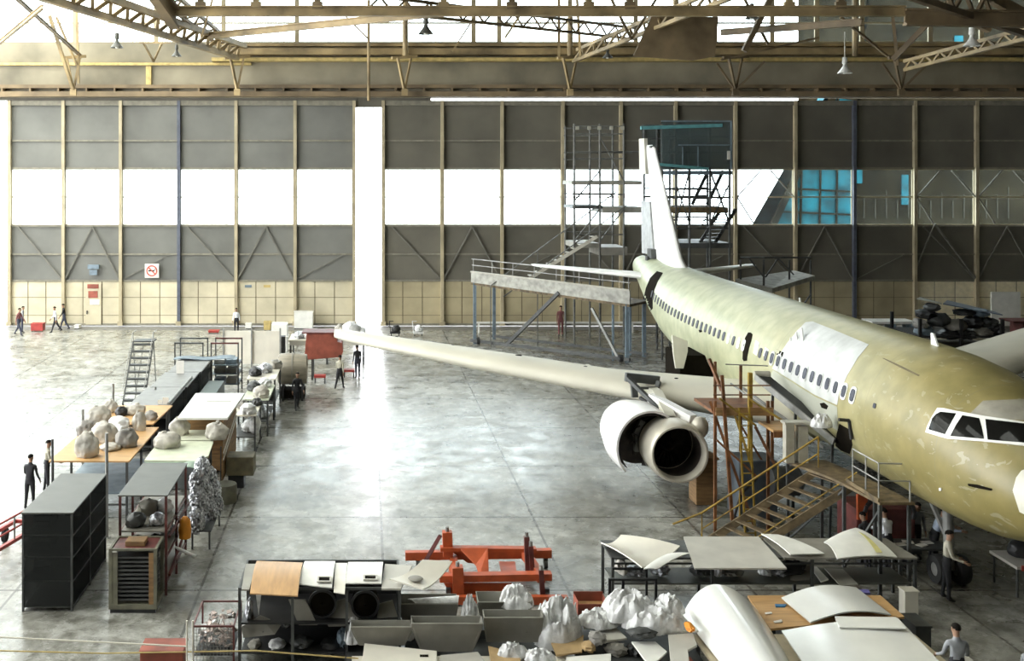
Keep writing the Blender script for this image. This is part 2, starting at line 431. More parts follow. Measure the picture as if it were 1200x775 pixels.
for k in range(56): tr.box(HX0+k*2, HX0+k*2+.12, WY-.75, WY-.11, wz(108)+.002, wz(104)-.002)
tk = struct('trim_3', tr, 'roof_steel_dark')
yr = MB().box(HX0, wx(295), WY-.35, WY-.11, wz(77), wz(74)); yr.box(wx(250), HX1, WY-.9, WY-.11, wz(73), wz(69))
struct('trim_4', yr, 'yellow_rail')
gb = MB().box(wx(262), HX1, WY-1.3, WY-.36, wz(66), wz(59)); gb.box(wx(262), HX1, WY-1.0, WY-.36, wz(56), wz(53))
struct('trim_5', gb, 'roof_steel')
lb = MB().box(wx(172), wx(178), WY-.3, WY-.11, wz(100), wz(78))
struct('trim_6', lb, 'yellow_rail')
# clerestory
CB = [wx(p) for p in (-400,-330,-260,-190,-120,-52,-12,88,183,262,348,475,555,585,668,745,838,905,957,1010,1090,1150,1215)]
window_row(CB, 26.0, ZH1, mid=False)
cm = MB()
for q in CB: cm.box(q-.12, q+.12, WY-.06, WY+.12, ZH1, 26.0)
cm.box(HX0, HX1, WY-.05, WY+.08, wz(28), wz(26))
struct('trim_7', cm, 'mullion_tan')
# unseen ceiling; skylight openings added and laid out to tune the light ------------------------------
ZR = 26.0
SKY = []   # (x0,x1,y0,y1) openings
def ceiling(holes, x0, x1, y0, y1):
    xs = sorted({x0, x1, *[h[0] for h in holes], *[h[1] for h in holes]}); ys = sorted({y0, y1, *[h[2] for h in holes], *[h[3] for h in holes]})
    mb = MB(); pn = MB()
    for a, b in zip(xs, xs[1:]):
        for c, d in zip(ys, ys[1:]):
            cx, cy = (a+b)/2, (c+d)/2
            if any(h[0] < cx < h[1] and h[2] < cy < h[3] for h in holes): continue
            mb.box(a, b, c, d, ZR, ZR+.15)
    for h in holes: pn.box(h[0]+.01, h[1]-.01, h[2]+.01, h[3]-.01, ZR+.05, ZR+.07)
    r = struct('unseen_ceiling', mb, 'unseen_roof_deck')
    struct('added_skylight_panes', pn, 'pane_added_skylight', r)
HOLES = []
HOLES += [(-49, -15, ya, ya+10.5) for ya in (16, 28, 40, 52, 64)]
HOLES += [(-9, -5, ya, ya+5) for ya in (18, 30, 42, 54)]
HOLES += [(4, 11, ya, ya+6) for ya in (8, 20)]
ceiling(HOLES, -50, 49.3, -4.3, 75.3)

# roof steelwork ----------------------------------------------
TN = [8]
def trim(mb, m):
    TN[0] += 1
    return struct('trim_%d' % TN[0], mb, m)
def lattice(name, p, q, depth, n, w, m, label, dirn=(0,0,1), group=None, chord=None):
    p = Vector(p); q = Vector(q); d = Vector(dirn)*depth
    t = trim(MB().beam(p, q, chord or w), m); struct('chord', MB().beam(p+d, q+d, chord or w), m, t)
    wb = MB()
    for i in range(n):
        a = p+(q-p)*i/n; b = p+(q-p)*(i+1)/n; mid = (a+b)/2
        wb.beam(a+d*.02, mid+d*.98, w*.55); wb.beam(mid+d*.98, b+d*.02, w*.55)
    struct('webbing', wb, m, t)
    return t
# oblique and cross girders
lattice('lattice_girder', PY(35,-8,46), PY(278,68,72.5), 1.0, 14, .34, 'roof_steel', 'oblique tan lattice girder running down from the top left to the eave', (.55,-.2,.8))
lattice('lattice_girder', PY(150,-30,50), PY(262,58,72), .8, 10, .2, 'roof_steel_dark', 'thin oblique girder just right of the large top left girder', (.8,0,.5))
lattice('lattice_girder', PY(880,-12,50), PY(672,72,72.5), .9, 12, .22, 'roof_steel', 'oblique lattice girder rising right from the fourth eave bracket', (.3,0,.9))
lattice('lattice_girder', PY(430,12,52), PY(745,46,72), .8, 14, .16, 'roof_steel_dark', 'thin reddish lattice girder crossing the middle of the clerestory', (0,-.3,.9))
lattice('lattice_girder', PY(1035,-15,44), PY(1260,60,60), 1.2, 10, .3, 'roof_steel_dark', 'heavy dark lattice girder at the top right corner', (0,0,1))
lattice('lattice_girder', PY(1300,20,58), PY(1060,82,72.5), .6, 12, .22, 'roof_steel', 'light tan girder sloping to the rightmost eave bracket', (0,0,1))
def roof_beam(p, q, w, h, m, label):
    mb = MB(); p = Vector(p); q = Vector(q); dv = Vector((0,0,h/2))
    mb.beam(p+dv, q+dv, w, h*.16); mb.beam(p-dv, q-dv, w, h*.16); mb.beam(p, q, w*.25, h)
    return trim(mb, m)
roof_beam(PY(205,13,50), PY(1060,13,50), .35, .42, 'roof_steel', 'long horizontal tan beam across the clerestory, nearest the top')
roof_beam(PY(1060,20,50), PY(1300,24,50), .4, .7, 'roof_steel_dark', 'dark horizontal beam at the top right')
roof_beam(PY(235,43,66), PY(545,12,52), .3, .34, 'roof_steel', 'tan beam rising gently right from the second eave bracket')
roof_beam(PY(845,38,66), PY(1010,26,56), .3, .34, 'roof_steel_dark', 'short brown beam sloping across the right clerestory')
roof_beam(PY(180,-14,48), PY(205,22,50), .5, .9, 'roof_steel_dark', 'dark stub beam at the left end of the long beam')
roof_beam(PY(-20,66,62), PY(50,8,50), .16, .2, 'roof_steel', 'thin brace in the far top left corner')
roof_beam(PY(15,-6,55), PY(95,66,74), .16, .18, 'roof_steel_dark', 'thin diagonal rod left of the large oblique girder')
wbv = [(505,40),(425,60),(555,45),(612,18),(690,16),(745,22),(940,10),(905,30),(1005,20),(1040,60)]
# web members hanging between long beam and roof, in V pairs
for i, (px, lab) in enumerate([(235,'leftmost'),(300,'second'),(372,'third'),(520,'fourth'),(600,'fifth'),(690,'sixth'),(738,'seventh'),(925,'eighth'),(985,'rightmost')]):
    mb = MB(); a = PY(px, 12, 50)+Vector((0,0,.25))
    mb.beam(a, a+Vector((.9,.0,2.6)), .16); mb.beam(a, a+Vector((-.9,0,2.6)), .16); mb.beam(a, a+Vector((.05,3.5,3.2)), .12)
    mb.box(a.x-.25, a.x+.25, a.y-.1, a.y+.1, a.z-.2, a.z+.15)
    trim(mb, 'roof_steel' if i % 2 else 'roof_steel_dark')
for i, (px, w, lab) in enumerate([(86,.9,'far left'),(278,.6,'second from left'),(474,.4,'third from left, right of the door gap'),(668,.4,'middle right'),(862,.6,'right, above the netted tower'),(1056,.9,'far right')]):
    a = PY(px, 106, 73.2); mb = MB()
    t = PY(px-8, 68, 72.8); u = PY(px+8, 66, 73.6)
    mb.beam(a, t, .16); mb.beam(a, u, .13); mb.beam(t+Vector((-.4,0,0)), u+Vector((.4,0,0)), .2); mb.box(a.x-.22, a.x+.22, a.y-.12, a.y+.12, a.z-.35, a.z+.1)
    if i in (0,):
        mb.beam(a, PY(58,18,70), .2); mb.beam(PY(90,76,72.9), PY(66,20,71), .13); mb.beam(PY(92,98,73), PY(90,0,73), .16)
    if i in (4, 5):
        mb.beam(a, PY(px+34,72,73), .13); mb.beam(a, PY(px-22,74,73), .12)
    trim(mb, 'roof_steel' if i < 4 else 'roof_steel_dark')
# vertical hangers crossing the header
for px, y0, y1, lab in ((432,0,118,'thin vertical pipe dropping over the door gap'),(475,0,66,'pale vertical post above the third eave bracket'),(792,-10,50,'brown vertical post right of the middle'),(1002,-10,66,'brown post at the right end of the bright clerestory'),(668,20,66,'post pair left of the middle right bracket')):
    trim(MB().tube(PY(px,y0,73), PY(px,y1,73.3), .10 if px == 432 else .2), 'roof_steel')
trim(MB().prism([PY(752,44,60),PY(764,18,60),PY(842,20,60),PY(838,66,60),PY(812,71,60),PY(742,66,60)], (0,.08,0)), 'roof_steel_dark')
for a in ((714,-6,740,46,61,.14),(772,-6,740,46,61,.14),(400,14,432,46,60,.08),(655,-6,655,66,70,.2),(676,-6,680,66,66,.16),(905,-6,872,60,62,.3),(870,-6,900,52,64,.14),(1046,16,1052,76,66,.18),(985,20,1040,66,66,.14),(1120,-6,1046,70,64,.3),(560,14,530,60,66,.1),(592,44,612,14,60,.12),(168,50,180,72,72,.12),(190,50,180,72,72,.12),(163,50,200,50,72,.12),(845,70,960,44,64,.12),(250,-4,236,44,56,.1),(1152,-8,1200,18,52,.5),(1085,0,1160,34,54,.4)):
    trim(MB().beam(PY(a[0],a[1],a[4]), PY(a[2],a[3],a[4]+(2 if a[3] > 60 else 0)), a[5]), 'roof_steel' if a[0] < 700 else 'roof_steel_dark')
# pendant lamps
def lamp(px, py, Y, s, white, label, drop=1.6):
    p = PY(px, py, Y); m = 'lamp_white' if white else 'lamp_dark'
    t = Thing('pendant_lamp', label, 'lamp', p)
    t.part('shade', MB().lathe([(.09*s,.55*s),(.12*s,.40*s),(.22*s,.25*s),(.42*s,0),(.40*s,0),(.2*s,.22*s),(.02,.3*s)], p, n=20), m, smooth=True)
    t.part('ballast', MB().lathe([(.001,.95*s),(.13*s,.93*s),(.15*s,.6*s),(.10*s,.53*s),(.001,.5*s)], p, n=14), m, smooth=True)
    t.part('bulb', MB().lathe([(.001,.25*s),(.1*s,.2*s),(.14*s,.08*s),(.09*s,-.03*s),(.001,-.05*s)], p, n=12), 'lamp_white', smooth=True)
    t.part('cord', MB().tube(p+Vector((0,0,.9*s)), p+Vector((0,0,.9*s+drop)), .025), m)
lamp(137,56,66,1.0,False,'dark pendant lamp at the far left, before the clerestory')
lamp(207,66,68,.8,False,'small grey pendant lamp right of the far left one')
lamp(499,40,60,1.1,False,'dark pendant lamp right of the door gap')
lamp(712,68,68,.8,False,'small dark pendant lamp on the right middle girder')
lamp(881,22,58,.9,False,'dark pendant lamp hanging in the right clerestory')
lamp(786,48,62,.8,False,'dark pendant lamp left of the right clerestory')
lamp(990,86,64,1.05,True,'white pendant lamp below the right clerestory')
lamp(1139,54,60,1.15,True,'white pendant lamp at the far right, above the teal glimpse')
# building outside, right ---------------------------------------
OY = 92.0
def ox(px): return PX(px, OY)
def oz(py): return H-(py-YH)/F*OY
t = Thing('neighbour_building', 'teal glazed building with sloping edge outside the right-hand windows', 'building', (ox(1000), OY, 0))
t.part('glazed_facade', MB().prism([(ox(832),OY,oz(420)),(ox(905),OY,oz(263)),(ox(1012),OY,oz(35)),(ox(1020),OY,oz(-40)),(ox(1023),OY,oz(-40)),(ox(1000),OY,oz(203)),(ox(1000),OY,0),(ox(832),OY,0)], (0,3,0)), 'teal_glazing')
fr = MB()
for k in range(9):
    py = 275-k*27; xl = 905+(263-py)*105/228; fr.beam((ox(xl),OY-.1,oz(py)), (ox(1002),OY-.1,oz(py+4)), .16)
for px in (935,958,978,1000): fr.beam((ox(px),OY-.1,oz(383)), (ox(px+4),OY-.1,oz(max(35,263-(px+4-905)*228/105))), .14)
fr.beam((ox(905),OY-.2,oz(263)), (ox(1012),OY-.2,oz(35)), .5)
t.part('facade_frame', fr, 'outside_dark')
t.part('hall', MB().box(ox(1001), ox(1420), OY, OY+12, 0, 45), 'outside_dark')
t.part('side_glazing', MB().box(ox(1056), ox(1064), OY-.1, OY, oz(240), oz(205)).box(ox(1118), ox(1128), OY-.1, OY, oz(52), oz(42)).box(ox(1003), ox(1010), OY-.1, OY, oz(215), oz(195)), 'teal_glazing')
gb = MB()
for k in range(14): gb.box(ox(1012+k*13), ox(1013+k*13), OY-.08, OY, oz(256), oz(236)+random.random()*1.5)
t.part('pale_slats', gb, mat('slat_dim',(.04,.038,.03),.9,spec=0))
# ground outside
struct('trim_8', MB().box(-60, 50, 76.3, 91.9, .0, .01), 'white_board')

# notices and wicket door on the left leaf
zs = wz(317); xs_ = wx(179)
t = Thing('notice_sign', 'square no-smoking notice on the left door leaf', 'sign', (xs_, WY-.31, zs-.48))
t.part('board', MB().box(xs_-.5, xs_+.5, WY-.33, WY-.29, zs-.5, zs+.5), 'sign_white')
rg = MB().lathe([(.40,-.02),(.40,.0),(.31,.0),(.31,-.02),(.40,-.02)], (xs_, WY-.335, zs), 'Y', 28)
rg.beam((xs_-.25,WY-.345,zs+.25), (xs_+.25,WY-.345,zs-.25), .02, .09)
t.part('ring', rg, 'sign_red'); t.part('cigarette', MB().box(xs_-.24, xs_+.18, WY-.338, WY-.33, zs-.05, zs+.05).beam((xs_+.2,WY-.335,zs+.03), (xs_+.26,WY-.335,zs+.2), .03), 'black_part')
single('notice_plate', MB().box(wx(104), wx(117), WY-.33, WY-.14, wz(315), wz(310)).box(wx(106), wx(115), WY-.33, WY-.31, wz(322), wz(316)), 'bluegrey', 'small grey plate high above the wicket door', 'sign')
wd = MB().box(wx(101), wx(119), WY-.12, WY-.04, .15, wz(333)); w_ = struct('door_4', wd, 'cladding_cream')
struct('door_window', MB().box(wx(106), wx(117), WY-.15, WY-.121, wz(357), wz(351)), 'white_board', w_)
struct('door_plates', MB().box(wx(104), wx(115), WY-.15, WY-.121, wz(349), wz(341)).box(wx(103), wx(116), WY-.15, WY-.121, wz(338), wz(333)), 'red_box', w_)
struct('door_handle', MB().box(wx(102), wx(103.2), WY-.2, WY-.121, wz(368), wz(364)), 'dark_steel', w_)
for k, (px, c) in enumerate(((291,'bluegrey'),(313,'yellow_rail'))):
    single('notice_plate', MB().box(wx(px-4), wx(px+4), WY-.07, WY-.03, wz(337), wz(334)), c, ('small blue-grey plate' if k == 0 else 'small ochre plate')+' on the cream cladding left of the gap', 'sign')
# ============================================================ AIRCRAFT  (nose at AX,AY; tail away along +Y; its right wing points to -X)
AX, AY, AZ = 15.6, 22.3, 0.25
def A(l, s, z): return Vector((AX-s, AY+l, z+AZ))
def fuselage_mat():
    m = bpy.data.materials.new('fuselage_primer'); m.use_nodes = True
    nt = m.node_tree; N = nt.nodes; L = nt.links; b = N['Principled BSDF']; b.inputs['Roughness'].default_value = .38
    tc = N.new('ShaderNodeTexCoord'); sep = N.new('ShaderNodeSeparateXYZ'); L.new(tc.outputs['Object'], sep.inputs[0])
    def nz(scale, det, st=None, dist=0):
        n = N.new('ShaderNodeTexNoise'); n.inputs['Scale'].default_value = scale; n.inputs['Detail'].default_value = det; n.inputs['Distortion'].default_value = dist
        if st:
            mp = N.new('ShaderNodeMapping'); mp.inputs['Scale'].default_value = st; L.new(tc.outputs['Object'], mp.inputs['Vector']); L.new(mp.outputs['Vector'], n.inputs['Vector'])
        else: L.new(tc.outputs['Object'], n.inputs['Vector'])
        return n.outputs['Fac']
    def math_(op, a, b_=None):
        x = N.new('ShaderNodeMath'); x.operation = op
        for i, q in enumerate((a, b_)):
            if q is None: continue
            if isinstance(q, (int, float)): x.inputs[i].default_value = q
            else: L.new(q, x.inputs[i])
        return x.outputs[0]
    n1 = nz(.5, 6, None, .5)
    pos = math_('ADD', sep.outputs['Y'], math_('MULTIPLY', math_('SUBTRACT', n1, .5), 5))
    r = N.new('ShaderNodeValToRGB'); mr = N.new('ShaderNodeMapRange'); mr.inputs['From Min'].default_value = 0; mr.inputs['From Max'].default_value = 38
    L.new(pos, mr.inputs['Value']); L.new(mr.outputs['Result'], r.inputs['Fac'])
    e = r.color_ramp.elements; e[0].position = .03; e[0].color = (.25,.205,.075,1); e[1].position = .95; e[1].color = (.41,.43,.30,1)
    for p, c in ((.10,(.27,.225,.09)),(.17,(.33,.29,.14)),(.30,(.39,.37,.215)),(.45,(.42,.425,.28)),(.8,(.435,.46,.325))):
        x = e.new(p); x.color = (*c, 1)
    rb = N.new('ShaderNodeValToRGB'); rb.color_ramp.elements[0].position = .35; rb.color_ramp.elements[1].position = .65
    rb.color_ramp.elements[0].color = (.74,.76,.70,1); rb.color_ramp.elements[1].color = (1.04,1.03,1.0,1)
    L.new(nz(1.6, 8), rb.inputs['Fac'])
    mx = N.new('ShaderNodeMix'); mx.data_type = 'RGBA'; mx.blend_type = 'MULTIPLY'; mx.inputs['Factor'].default_value = .9
    L.new(r.outputs['Color'], mx.inputs['A']); L.new(rb.outputs['Color'], mx.inputs['B'])
    # light sanded scuffs near the nose
    sc = math_('GREATER_THAN', nz(2.2, 9, (1,1,1.8), 1.0), .63)
    near = N.new('ShaderNodeMapRange'); near.inputs['From Min'].default_value = 12; near.inputs['From Max'].default_value = 3
    L.new(sep.outputs['Y'], near.inputs['Value'])
    fac = math_('MULTIPLY', math_('MULTIPLY', sc, near.outputs['Result']), .22)
    m2 = N.new('ShaderNodeMix'); m2.data_type = 'RGBA'; L.new(fac, m2.inputs['Factor']); L.new(mx.outputs['Result'], m2.inputs['A']); m2.inputs['B'].default_value = (.62,.6,.5,1)
    # panel joints every 3.2 m
    pp = math_('PINGPONG', sep.outputs['Y'], 1.6); ln = math_('MULTIPLY', math_('LESS_THAN', pp, .016), .35)
    m3 = N.new('ShaderNodeMix'); m3.data_type = 'RGBA'; L.new(ln, m3.inputs['Factor']); L.new(m2.outputs['Result'], m3.inputs['A']); m3.inputs['B'].default_value = (.2,.18,.1,1)
    L.new(m3.outputs['Result'], b.inputs['Base Color'])
    MATS['fuselage_primer'] = m
fuselage_mat()
FUS = [(0.0,3.30,.02,.02),(.12,3.31,.34,.32),(.4,3.33,.64,.60),(.8,3.38,.93,.86),(1.3,3.46,1.20,1.13),(1.9,3.56,1.44,1.40),(2.6,3.68,1.64,1.66),(3.4,3.80,1.79,1.86),(4.4,3.90,1.90,2.00),(5.6,3.95,1.96,2.06),(7,3.97,1.975,2.07),
       (12,3.97,1.975,2.07),(18,3.97,1.975,2.07),(23,3.97,1.975,2.07),(25.5,4.05,1.93,2.0),(28,4.26,1.78,1.83),(30.5,4.58,1.50,1.55),(33,4.92,1.12,1.22),(35.2,5.22,.78,.92),(36.8,5.42,.56,.68),(37.3,5.47,.45,.55),(37.55,5.49,.25,.32),(37.6,5.5,.02,.02)]
def fus(l):
    for a, b in zip(FUS, FUS[1:]):
        if a[0] <= l <= b[0]:
            t = (l-a[0])/(b[0]-a[0]); return [a[k]+(b[k]-a[k])*t for k in (1,2,3)]
    return FUS[-1][1:]
def surf(l, th, off=0):     # th measured from the horizontal, starboard side, upward
    zc, rx, rz = fus(l); return A(l, (rx+off)*math.cos(th), zc+(rz+off)*math.sin(th))
jet = Thing('airliner', 'stripped twin-engine airliner in pale green primer under repair on the right', 'airplane', A(0,0,-AZ))
ls = []
for a, b in zip(FUS, FUS[1:]):
    k = max(1, int((b[0]-a[0])/.6)); ls += [a[0]+(b[0]-a[0])*i/k for i in range(k)]
ls.append(37.6)
NR = 72
fm = MB(); vs = []; fs = []
for l in ls:
    for i in range(NR): vs.append(surf(l, 2*math.pi*i/NR))
for k in range(len(ls)-1):
    for i in range(NR): fs.append((k*NR+i, (k+1)*NR+i, (k+1)*NR+(i+1)%NR, k*NR+(i+1)%NR))
fm.add(vs, fs)
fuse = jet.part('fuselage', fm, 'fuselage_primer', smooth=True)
BV = BVHTree.FromPolygons([tuple(v) for v in vs], fs)
def hit(px, py):
    d = Vector(((px-CX)/F, 1, -(py-YH)/F)).normalized()
    loc, n, i, dist = BV.ray_cast(CAM, d)
    if loc is None:     # beyond the silhouette: nearest point
        loc = CAM+d*36; loc, n, i, dist = BV.find_nearest(loc)
    if n.dot(d) > 0: n = -n
    return loc, n
def decal(poly, off=.015, cuts=3, back=.05):
    bm = bmesh.new(); vv = [bm.verts.new((x, y, 0)) for x, y in poly]; bm.faces.new(vv)
    bmesh.ops.triangulate(bm, faces=bm.faces[:])
    for _ in range(cuts):
        ed = [e for e in bm.edges if e.calc_length() > 3.0]
        if not ed: break
        bmesh.ops.subdivide_edges(bm, edges=ed, cuts=1); bmesh.ops.triangulate(bm, faces=[f for f in bm.faces if len(f.verts) > 3])
    if sum(f.normal.z for f in bm.faces) < 0: pass
    bm.verts.index_update(); outer = []; inner = []
    for v in bm.verts:
        p, n = hit(v.co.x, v.co.y); outer.append(p+n*off); inner.append(p-n*back)
    n0 = len(outer); fs_ = []
    for f in bm.faces:
        t = tuple(v.index for v in f.verts); fs_.append(t); fs_.append(tuple(n0+i for i in reversed(t)))
    for e in bm.edges:
        if e.is_boundary: a, b = e.verts[0].index, e.verts[1].index; fs_.append((a, b, n0+b, n0+a))
    bm.free(); mb = MB(); mb.add(outer+inner, fs_); return mb
def off_poly(poly, d):
    c = Vector((sum(p[0] for p in poly)/len(poly), sum(p[1] for p in poly)/len(poly)))
    return [tuple(Vector(p)+(Vector(p)-c).normalized()*d) for p in poly]
# bare skin panel, patches
mat('bare_skin', (.52,.53,.51), .42, var=.14, scale=1.6, detail=9, col2=(.40,.41,.39))
mat('skin_light', (.40,.41,.34), .45, var=.06, scale=1)
jet.part('bare_skin_panel', decal([(905,432),(911,420),(922,403),(934,388),(944,378),(952,377),(975,386),(1018,404),(1005,420),(993,440),(984,460),(981,475),(955,463),(928,446)], .008, 6, .01), 'bare_skin', label='pale whitish skin panel around the forward windows', smooth=True)
jet.part('lower_skin_panel', decal([(906,434),(928,448),(955,465),(981,477),(982,505),(960,492),(925,466),(900,446)], .006, 5, .01), 'skin_light', smooth=True)
jet.part('nose_skin_panel', decal([(1135,487),(1152,470),(1200,468),(1285,478),(1285,495),(1200,493),(1155,489)], .006, 5, .01), mat('skin_grey',(.33,.31,.25),.45,var=.12), smooth=True)
jet.part('radome', decal([(1187,575),(1191,560),(1197,552),(1215,545),(1300,540),(1300,625),(1215,610),(1195,600)], .012, 6, .01), 'primer_pale', label='pale radome piece at the nose tip', smooth=True)
# cockpit glazing
fr_ = jet.part('cockpit_frame', decal([(1085,507),(1087,500),(1093,488),(1099,478.5),(1107,479),(1118,481.5),(1153,488),(1200,495),(1268,503),(1262,530),(1200,523),(1154,518),(1110,514.5)], .02, 6), 'cockpit_frame', smooth=True)
for k, pl in enumerate(([(1089.3,503.7),(1093.3,491),(1098,486),(1103,483.4),(1121,485.3),(1114,498),(1108,509.5)], [(1114.5,511.5),(1121,499),(1128.5,487.5),(1148,491),(1151,502),(1153.8,515)], [(1155,492),(1200,497.5),(1258,506),(1254,525),(1200,519.5),(1158,516)])):
    jet.part('cockpit_window', decal(pl, .03, 6), 'cockpit_glass', fr_, smooth=True)
# cabin windows : on the window line
WL = R(14.5)
def win_mesh(l, th, w, h):
    mb = MB(); pts = []
    for k in range(12):
        t = 2*math.pi*k/12; cx, sy = math.cos(t), math.sin(t)
        dx = w/2*abs(cx)**.6*(1 if cx > 0 else -1); dz = h/2*abs(sy)**.6*(1 if sy > 0 else -1)
        pts.append((dx, dz))
    zc, rx, rz = fus(l)
    o = [surf(l+dx, th+dz/rz, .02) for dx, dz in pts]; i_ = [surf(l+dx, th+dz/rz, -.05) for dx, dz in pts]
    mb.add(o+i_, [tuple(range(12)), tuple(range(23,11,-1))]+[(i,(i+1)%12,12+(i+1)%12,12+i) for i in range(12)])
    return mb
LF = 7.15     # first window
for k in range(42):
    l = LF+k*.533
    if k in (14,15): continue
    if l > 29.4: break
    if k in (16,17,19):
        jet.part('window_cover', win_mesh(l, WL, .26, .42), 'white_paint'); continue
    mb = win_mesh(l, WL, .235, .36)
    if k < 12:
        jet.part('window_surround', win_mesh(l, WL, .34, .5), 'white_paint' if k < 3 else 'bare_skin')
        mb = MB(); 
        for v, f in ((0,0),): pass
        mb = win_mesh(l, WL, .235, .36)
        mb.v = [v+Vector((-.012,0,.003)) if (v-A(l,0,4)).length > 1.9 else v for v in mb.v]
    jet.part('cabin_window', mb, 'window_dark')
jet.part('cabin_window', win_mesh(5.9, WL, .14, .14), 'window_dark')
# openings
jet.part('rear_door_opening', decal([(770,318),(777,320),(771,330),(767,340),(765,350),(765,362),(760,366),(756,362),(754,352),(757,338),(762,326)], .015, 5), 'opening_dark', smooth=True)
jet.part('overwing_exit_opening', decal([(877,390),(880,390),(882,392),(880.5,400),(878,408),(876,418),(875.5,423),(872,423.5),(870.5,421),(871,408),(873.5,396)], .015, 4), 'opening_dark', smooth=True)
jet.part('window_cover', decal([(886,399),(890,402),(887,417),(883,414)], .012, 3), 'white_paint'); jet.part('window_cover', decal([(897,407),(901,410),(898,420),(895,417)], .012, 3), 'white_paint')
jet.part('cargo_opening', decal([(984,497),(993,502),(997,505),(999,522),(996,532),(986,528),(979,522),(981,508)], .015, 5), 'opening_dark', smooth=True)
jet.part('drain_opening', decal([(961,473),(966,472),(971,476),(969,480),(963,478)], .012, 2), 'opening_dark'); jet.part('probe_port', decal([(819,387),(822,386),(823,389),(820,390)], .012, 2), 'opening_dark')
jet.part('skin_seam', decal([(1034,420),(1036,420),(1056,429),(1078,440),(1076,441),(1055,431)], .008, 3), 'seam_dark')
jet.part('data_probe', decal([(1135,567),(1145,568),(1163,573),(1162,575),(1148,572.5),(1136,569.5)], .03, 3), 'opening_dark')
jet.part('static_port', decal([(1101,572),(1103.5,572),(1103.5,575),(1101,575)], .02, 1), 'white_paint')
# little antennas on the crown
def antenna(px, py, h, w, m='white_paint'):
    p, n = hit(px, py); jet.part('antenna', MB().prism([p+Vector((0,-w/2,-.05)), p+Vector((0,w/2,-.05)), p+Vector((0,w*.55,h)), p+Vector((0,w*.2,h))], (.05,0,0)), m)
antenna(1095,405,.32,.35); antenna(854,325,.42,.2); antenna(813,311,.25,.15); antenna(779,303.5,.15,.1); antenna(937,354,.15,.1)
# wings
def foil(c, t):      # closed section, chord c along +l, thickness ratio t
    pts = []
    xs = [0,.012,.05,.12,.25,.42,.6,.8,1.0]
    up = [0,.32,.62,.85,1.0,.95,.72,.40,.03]; lo = [0,-.25,-.45,-.58,-.66,-.6,-.38,-.12,-.02]
    for x_, u in zip(xs, up): pts.append((x_*c, u*t*c*.62))
    for x_, u in list(zip(xs, lo))[::-1][:-1]: pts.append((x_*c, u*t*c*.62))
    return pts
def wing_mb(secs, side=1):
    mb = MB(); rings = []
    for (s, l, z, c, t) in secs: rings.append([A(l+dx, side*s, z+dz+(0.09*max(0,s-1.95) if side < 0 and len(secs) != 4 else 0)) for dx, dz in foil(c, t)])
    n = len(rings[0]); vs_ = [p for r_ in rings for p in r_]; fs_ = []
    for k in range(len(rings)-1):
        for i in range(n): fs_.append((k*n+i, k*n+(i+1)%n, (k+1)*n+(i+1)%n, (k+1)*n+i))
    fs_ += [tuple(range(n-1,-1,-1)), tuple(range((len(rings)-1)*n, len(rings)*n))]
    if side < 0: fs_ = [tuple(reversed(f)) for f in fs_]
    mb.add(vs_, fs_); return mb
WS = [(1.2,11.6,2.62,7.2,.17),(1.95,12.0,2.67,6.8,.17),(6.4,14.45,3.0,4.7,.17),(11.5,17.2,3.5,3.6,.19),(16.5,20.1,4.02,2.1,.2),(16.95,20.6,4.08,1.6,.18)]
for sd in (1, -1):
    w_ = jet.part('wing', wing_mb(WS, sd), 'primer_wing', smooth=True)
    # leading edge strip left bare by the removed slats
    jet.part('leading_edge', wing_mb([(6.9,14.95,3.03,.75,.42),(11.5,17.42,3.53,.62,.40),(16.2,19.95,4.02,.42,.38)], sd), 'primer_pale', w_, smooth=True)
    if sd == 1:
        for s in (4.6, 7.5, 9.8, 12.2, 14.4):
            l = 12.2+(s-1.95)*.55; p = A(l+1.2, s, 6); wb_ = wing_mb(WS, sd); bv_ = BVHTree.FromPolygons([tuple(v) for v in wb_.v], wb_.f); hl = bv_.ray_cast(p, Vector((0,0,-1)))[0]
            if hl is None: continue
            p = hl
            jet.part('access_hole', MB().tube(p+Vector((0,0,-.12)), p+Vector((0,0,.012)), .07 if s != 9.8 else .13, n=12), 'opening_dark', w_)
    jet.part('flap_fairing', MB().lathe([(.01,-1.6),(.16,-1.2),(.26,-.2),(.2,1.0),(.01,1.7)], A(19.4,sd*6.6,2.75 if sd > 0 else 3.17), 'Y', 14), 'primer_pale', w_, smooth=True)
# raised panel at the wing root, in front of the dark bay
jet.part('root_panel', MB().prism([PY(788,393,42.2),PY(806,400,42.2),PY(806,412,42.2),PY(801,432,42.2),PY(792,432,42.2),PY(789,412,42.2)], (0,.12,0)), 'primer_pale', label='pale tapered panel standing at the rear wing root')
jet.part('wheel_well', MB().box(AX-2.9, AX-1.0, 42.4, 44.5, 2.2, 3.6), 'opening_dark')
jet.part('belly_fairing', MB().lathe([(.3,-3.4),(1.2,-2.4),(1.55,-1),(1.6,2),(1.2,4.4),(.3,5.6)], (AX, AY+16, 2.75+AZ), 'Y', 40), 'fuselage_primer', smooth=True)
